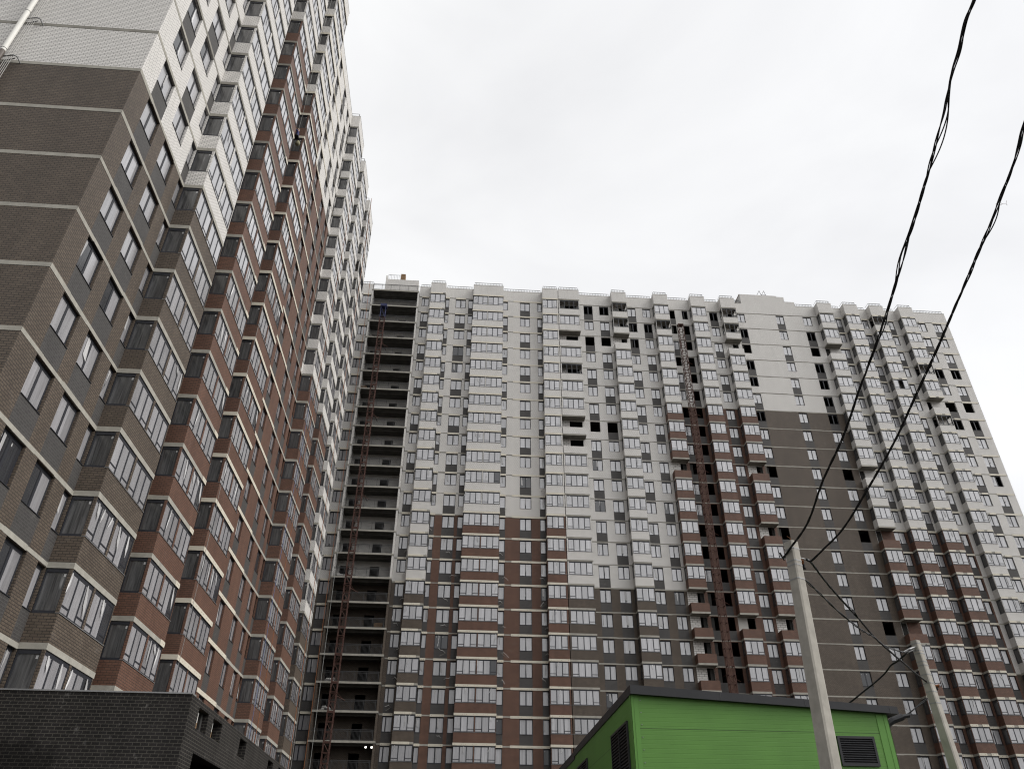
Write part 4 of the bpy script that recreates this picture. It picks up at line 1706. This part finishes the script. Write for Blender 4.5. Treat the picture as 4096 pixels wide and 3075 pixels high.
# ================================================================== rope-access worker on the near tower
def skin_person(origin):
    joints = {
        'pelvis': ((0, 0, 0), .15), 'waist': ((0, -.03, .18), .135), 'chest': ((.01, -.06, .42), .165), 'neckb': ((.01, -.05, .56), .075), 'neck': ((.01, -.05, .63), .06),
        'head': ((.02, -.04, .75), .10), 'crown': ((.02, -.04, .83), .085),
        'shl': ((-.19, -.05, .50), .07), 'ell': ((-.26, .16, .42), .05), 'wrl': ((-.16, .32, .62), .035), 'hal': ((-.13, .36, .68), .035),
        'shr': ((.20, -.05, .50), .07), 'elr': ((.30, .10, .30), .05), 'wrr': ((.24, .34, .28), .035), 'har': ((.22, .39, .28), .035),
        'hil': ((-.11, 0.02, -.04), .105), 'knl': ((-.15, .40, -.05), .075), 'anl': ((-.14, .34, -.50), .05), 'tol': ((-.14, .50, -.56), .045),
        'hir': ((.11, 0.02, -.04), .105), 'knr': ((.17, .36, -.16), .075), 'anr': ((.17, .22, -.58), .05), 'tor': ((.18, .38, -.64), .045)}
    bones = [('pelvis', 'waist'), ('waist', 'chest'), ('chest', 'neckb'), ('neckb', 'neck'), ('neck', 'head'), ('head', 'crown'), ('chest', 'shl'), ('shl', 'ell'), ('ell', 'wrl'), ('wrl', 'hal'),
             ('chest', 'shr'), ('shr', 'elr'), ('elr', 'wrr'), ('wrr', 'har'), ('pelvis', 'hil'), ('hil', 'knl'), ('knl', 'anl'), ('anl', 'tol'), ('pelvis', 'hir'), ('hir', 'knr'), ('knr', 'anr'), ('anr', 'tor')]
    names = list(joints)
    rotz = Matrix.Rotation(math.radians(90), 3, 'Z')        # faces the wall (-X)
    me = bpy.data.meshes.new('body_skeleton')
    me.from_pydata([rotz @ Vector(joints[k][0]) for k in names], [(names.index(a), names.index(c)) for a, c in bones], [])
    o = bpy.data.objects.new('person', me)
    COL.objects.link(o)
    md = o.modifiers.new('skin', 'SKIN')
    for i, k in enumerate(names):
        me.skin_vertices[0].data[i].radius = (joints[k][1], joints[k][1])
    me.skin_vertices[0].data[0].use_root = True
    sd = o.modifiers.new('sub', 'SUBSURF')
    sd.levels = sd.render_levels = 2
    dg = bpy.context.evaluated_depsgraph_get()
    me2 = bpy.data.meshes.new_from_object(o.evaluated_get(dg))
    bpy.data.objects.remove(o)
    for q in ('jacket_blue', 'trouser_black', 'skin'):
        me2.materials.append(MATS[q])
    for p in me2.polygons:
        z = p.center.z
        p.material_index = 2 if z > .60 or (p.center - rotz @ Vector(joints['hal'][0])).length < .09 or (p.center - rotz @ Vector(joints['har'][0])).length < .09 else (0 if z > .12 and abs(p.center.x) < .9 else 1)
        p.use_smooth = True
    o = bpy.data.objects.new('person', me2)
    COL.objects.link(o)
    o.location = origin
    return o


PP = Vector(at(1186, 545, 62.2))
per = skin_person(PP)
tag(per, 'worker in blue jacket and black trousers hanging on ropes beside a red bay', 'person')
hb = MB()
for i in range(5):
    a0, a1 = i / 5 * math.pi / 2, (i + 1) / 5 * math.pi / 2
    for j in range(10):
        t0, t1 = j / 10 * 2 * math.pi, (j + 1) / 10 * 2 * math.pi
        hp = lambda a, t: PP + Vector((.04 + .125 * math.cos(a) * math.cos(t), .02 + .11 * math.cos(a) * math.sin(t), .78 + .11 * math.sin(a)))
        hb.poly([hp(a0, t0), hp(a0, t1), hp(a1, t1), hp(a1, t0)], 'helmet_white')
hb.build('helmet', per)
hs_ = MB()
hs_.box(PP + Vector((-.3, -.24, -.19)), PP + Vector((.22, .24, -.15)), 'trouser_black')
hs_.build('seat_board', per)
bgm = MB()
q = PP + Vector((.12, .30, -.45))
bgm.tube([q + Vector((0, 0, .34)), q + Vector((0, 0, .2)), q + Vector((.02, .02, .05)), q + Vector((-.02, .02, -.15)), q + Vector((0, 0, -.24))], [.04, .11, .17, .18, .09], 'sack_beige', n=12)
bgo = bgm.build('work_bag', smooth=True, origin=q - Vector((0, 0, .34)))
tag(bgo, 'beige work bag hanging beside the rope worker', 'bag')
rope((PP.x, PP.y + .1, ZTL + 2.0), (PP.x - .02, PP.y + .02, PP.z - .1), 'rope_grey', 'thin grey rope holding the hanging worker', .014)

# ================================================================== ground
gm = MB()
gm.poly([(-3000, -3000, 0), (3000, -3000, 0), (3000, 3000, 0), (-3000, 3000, 0)], 'ground_dirt')
go = gm.build('ground')
tag(go, kind='structure')
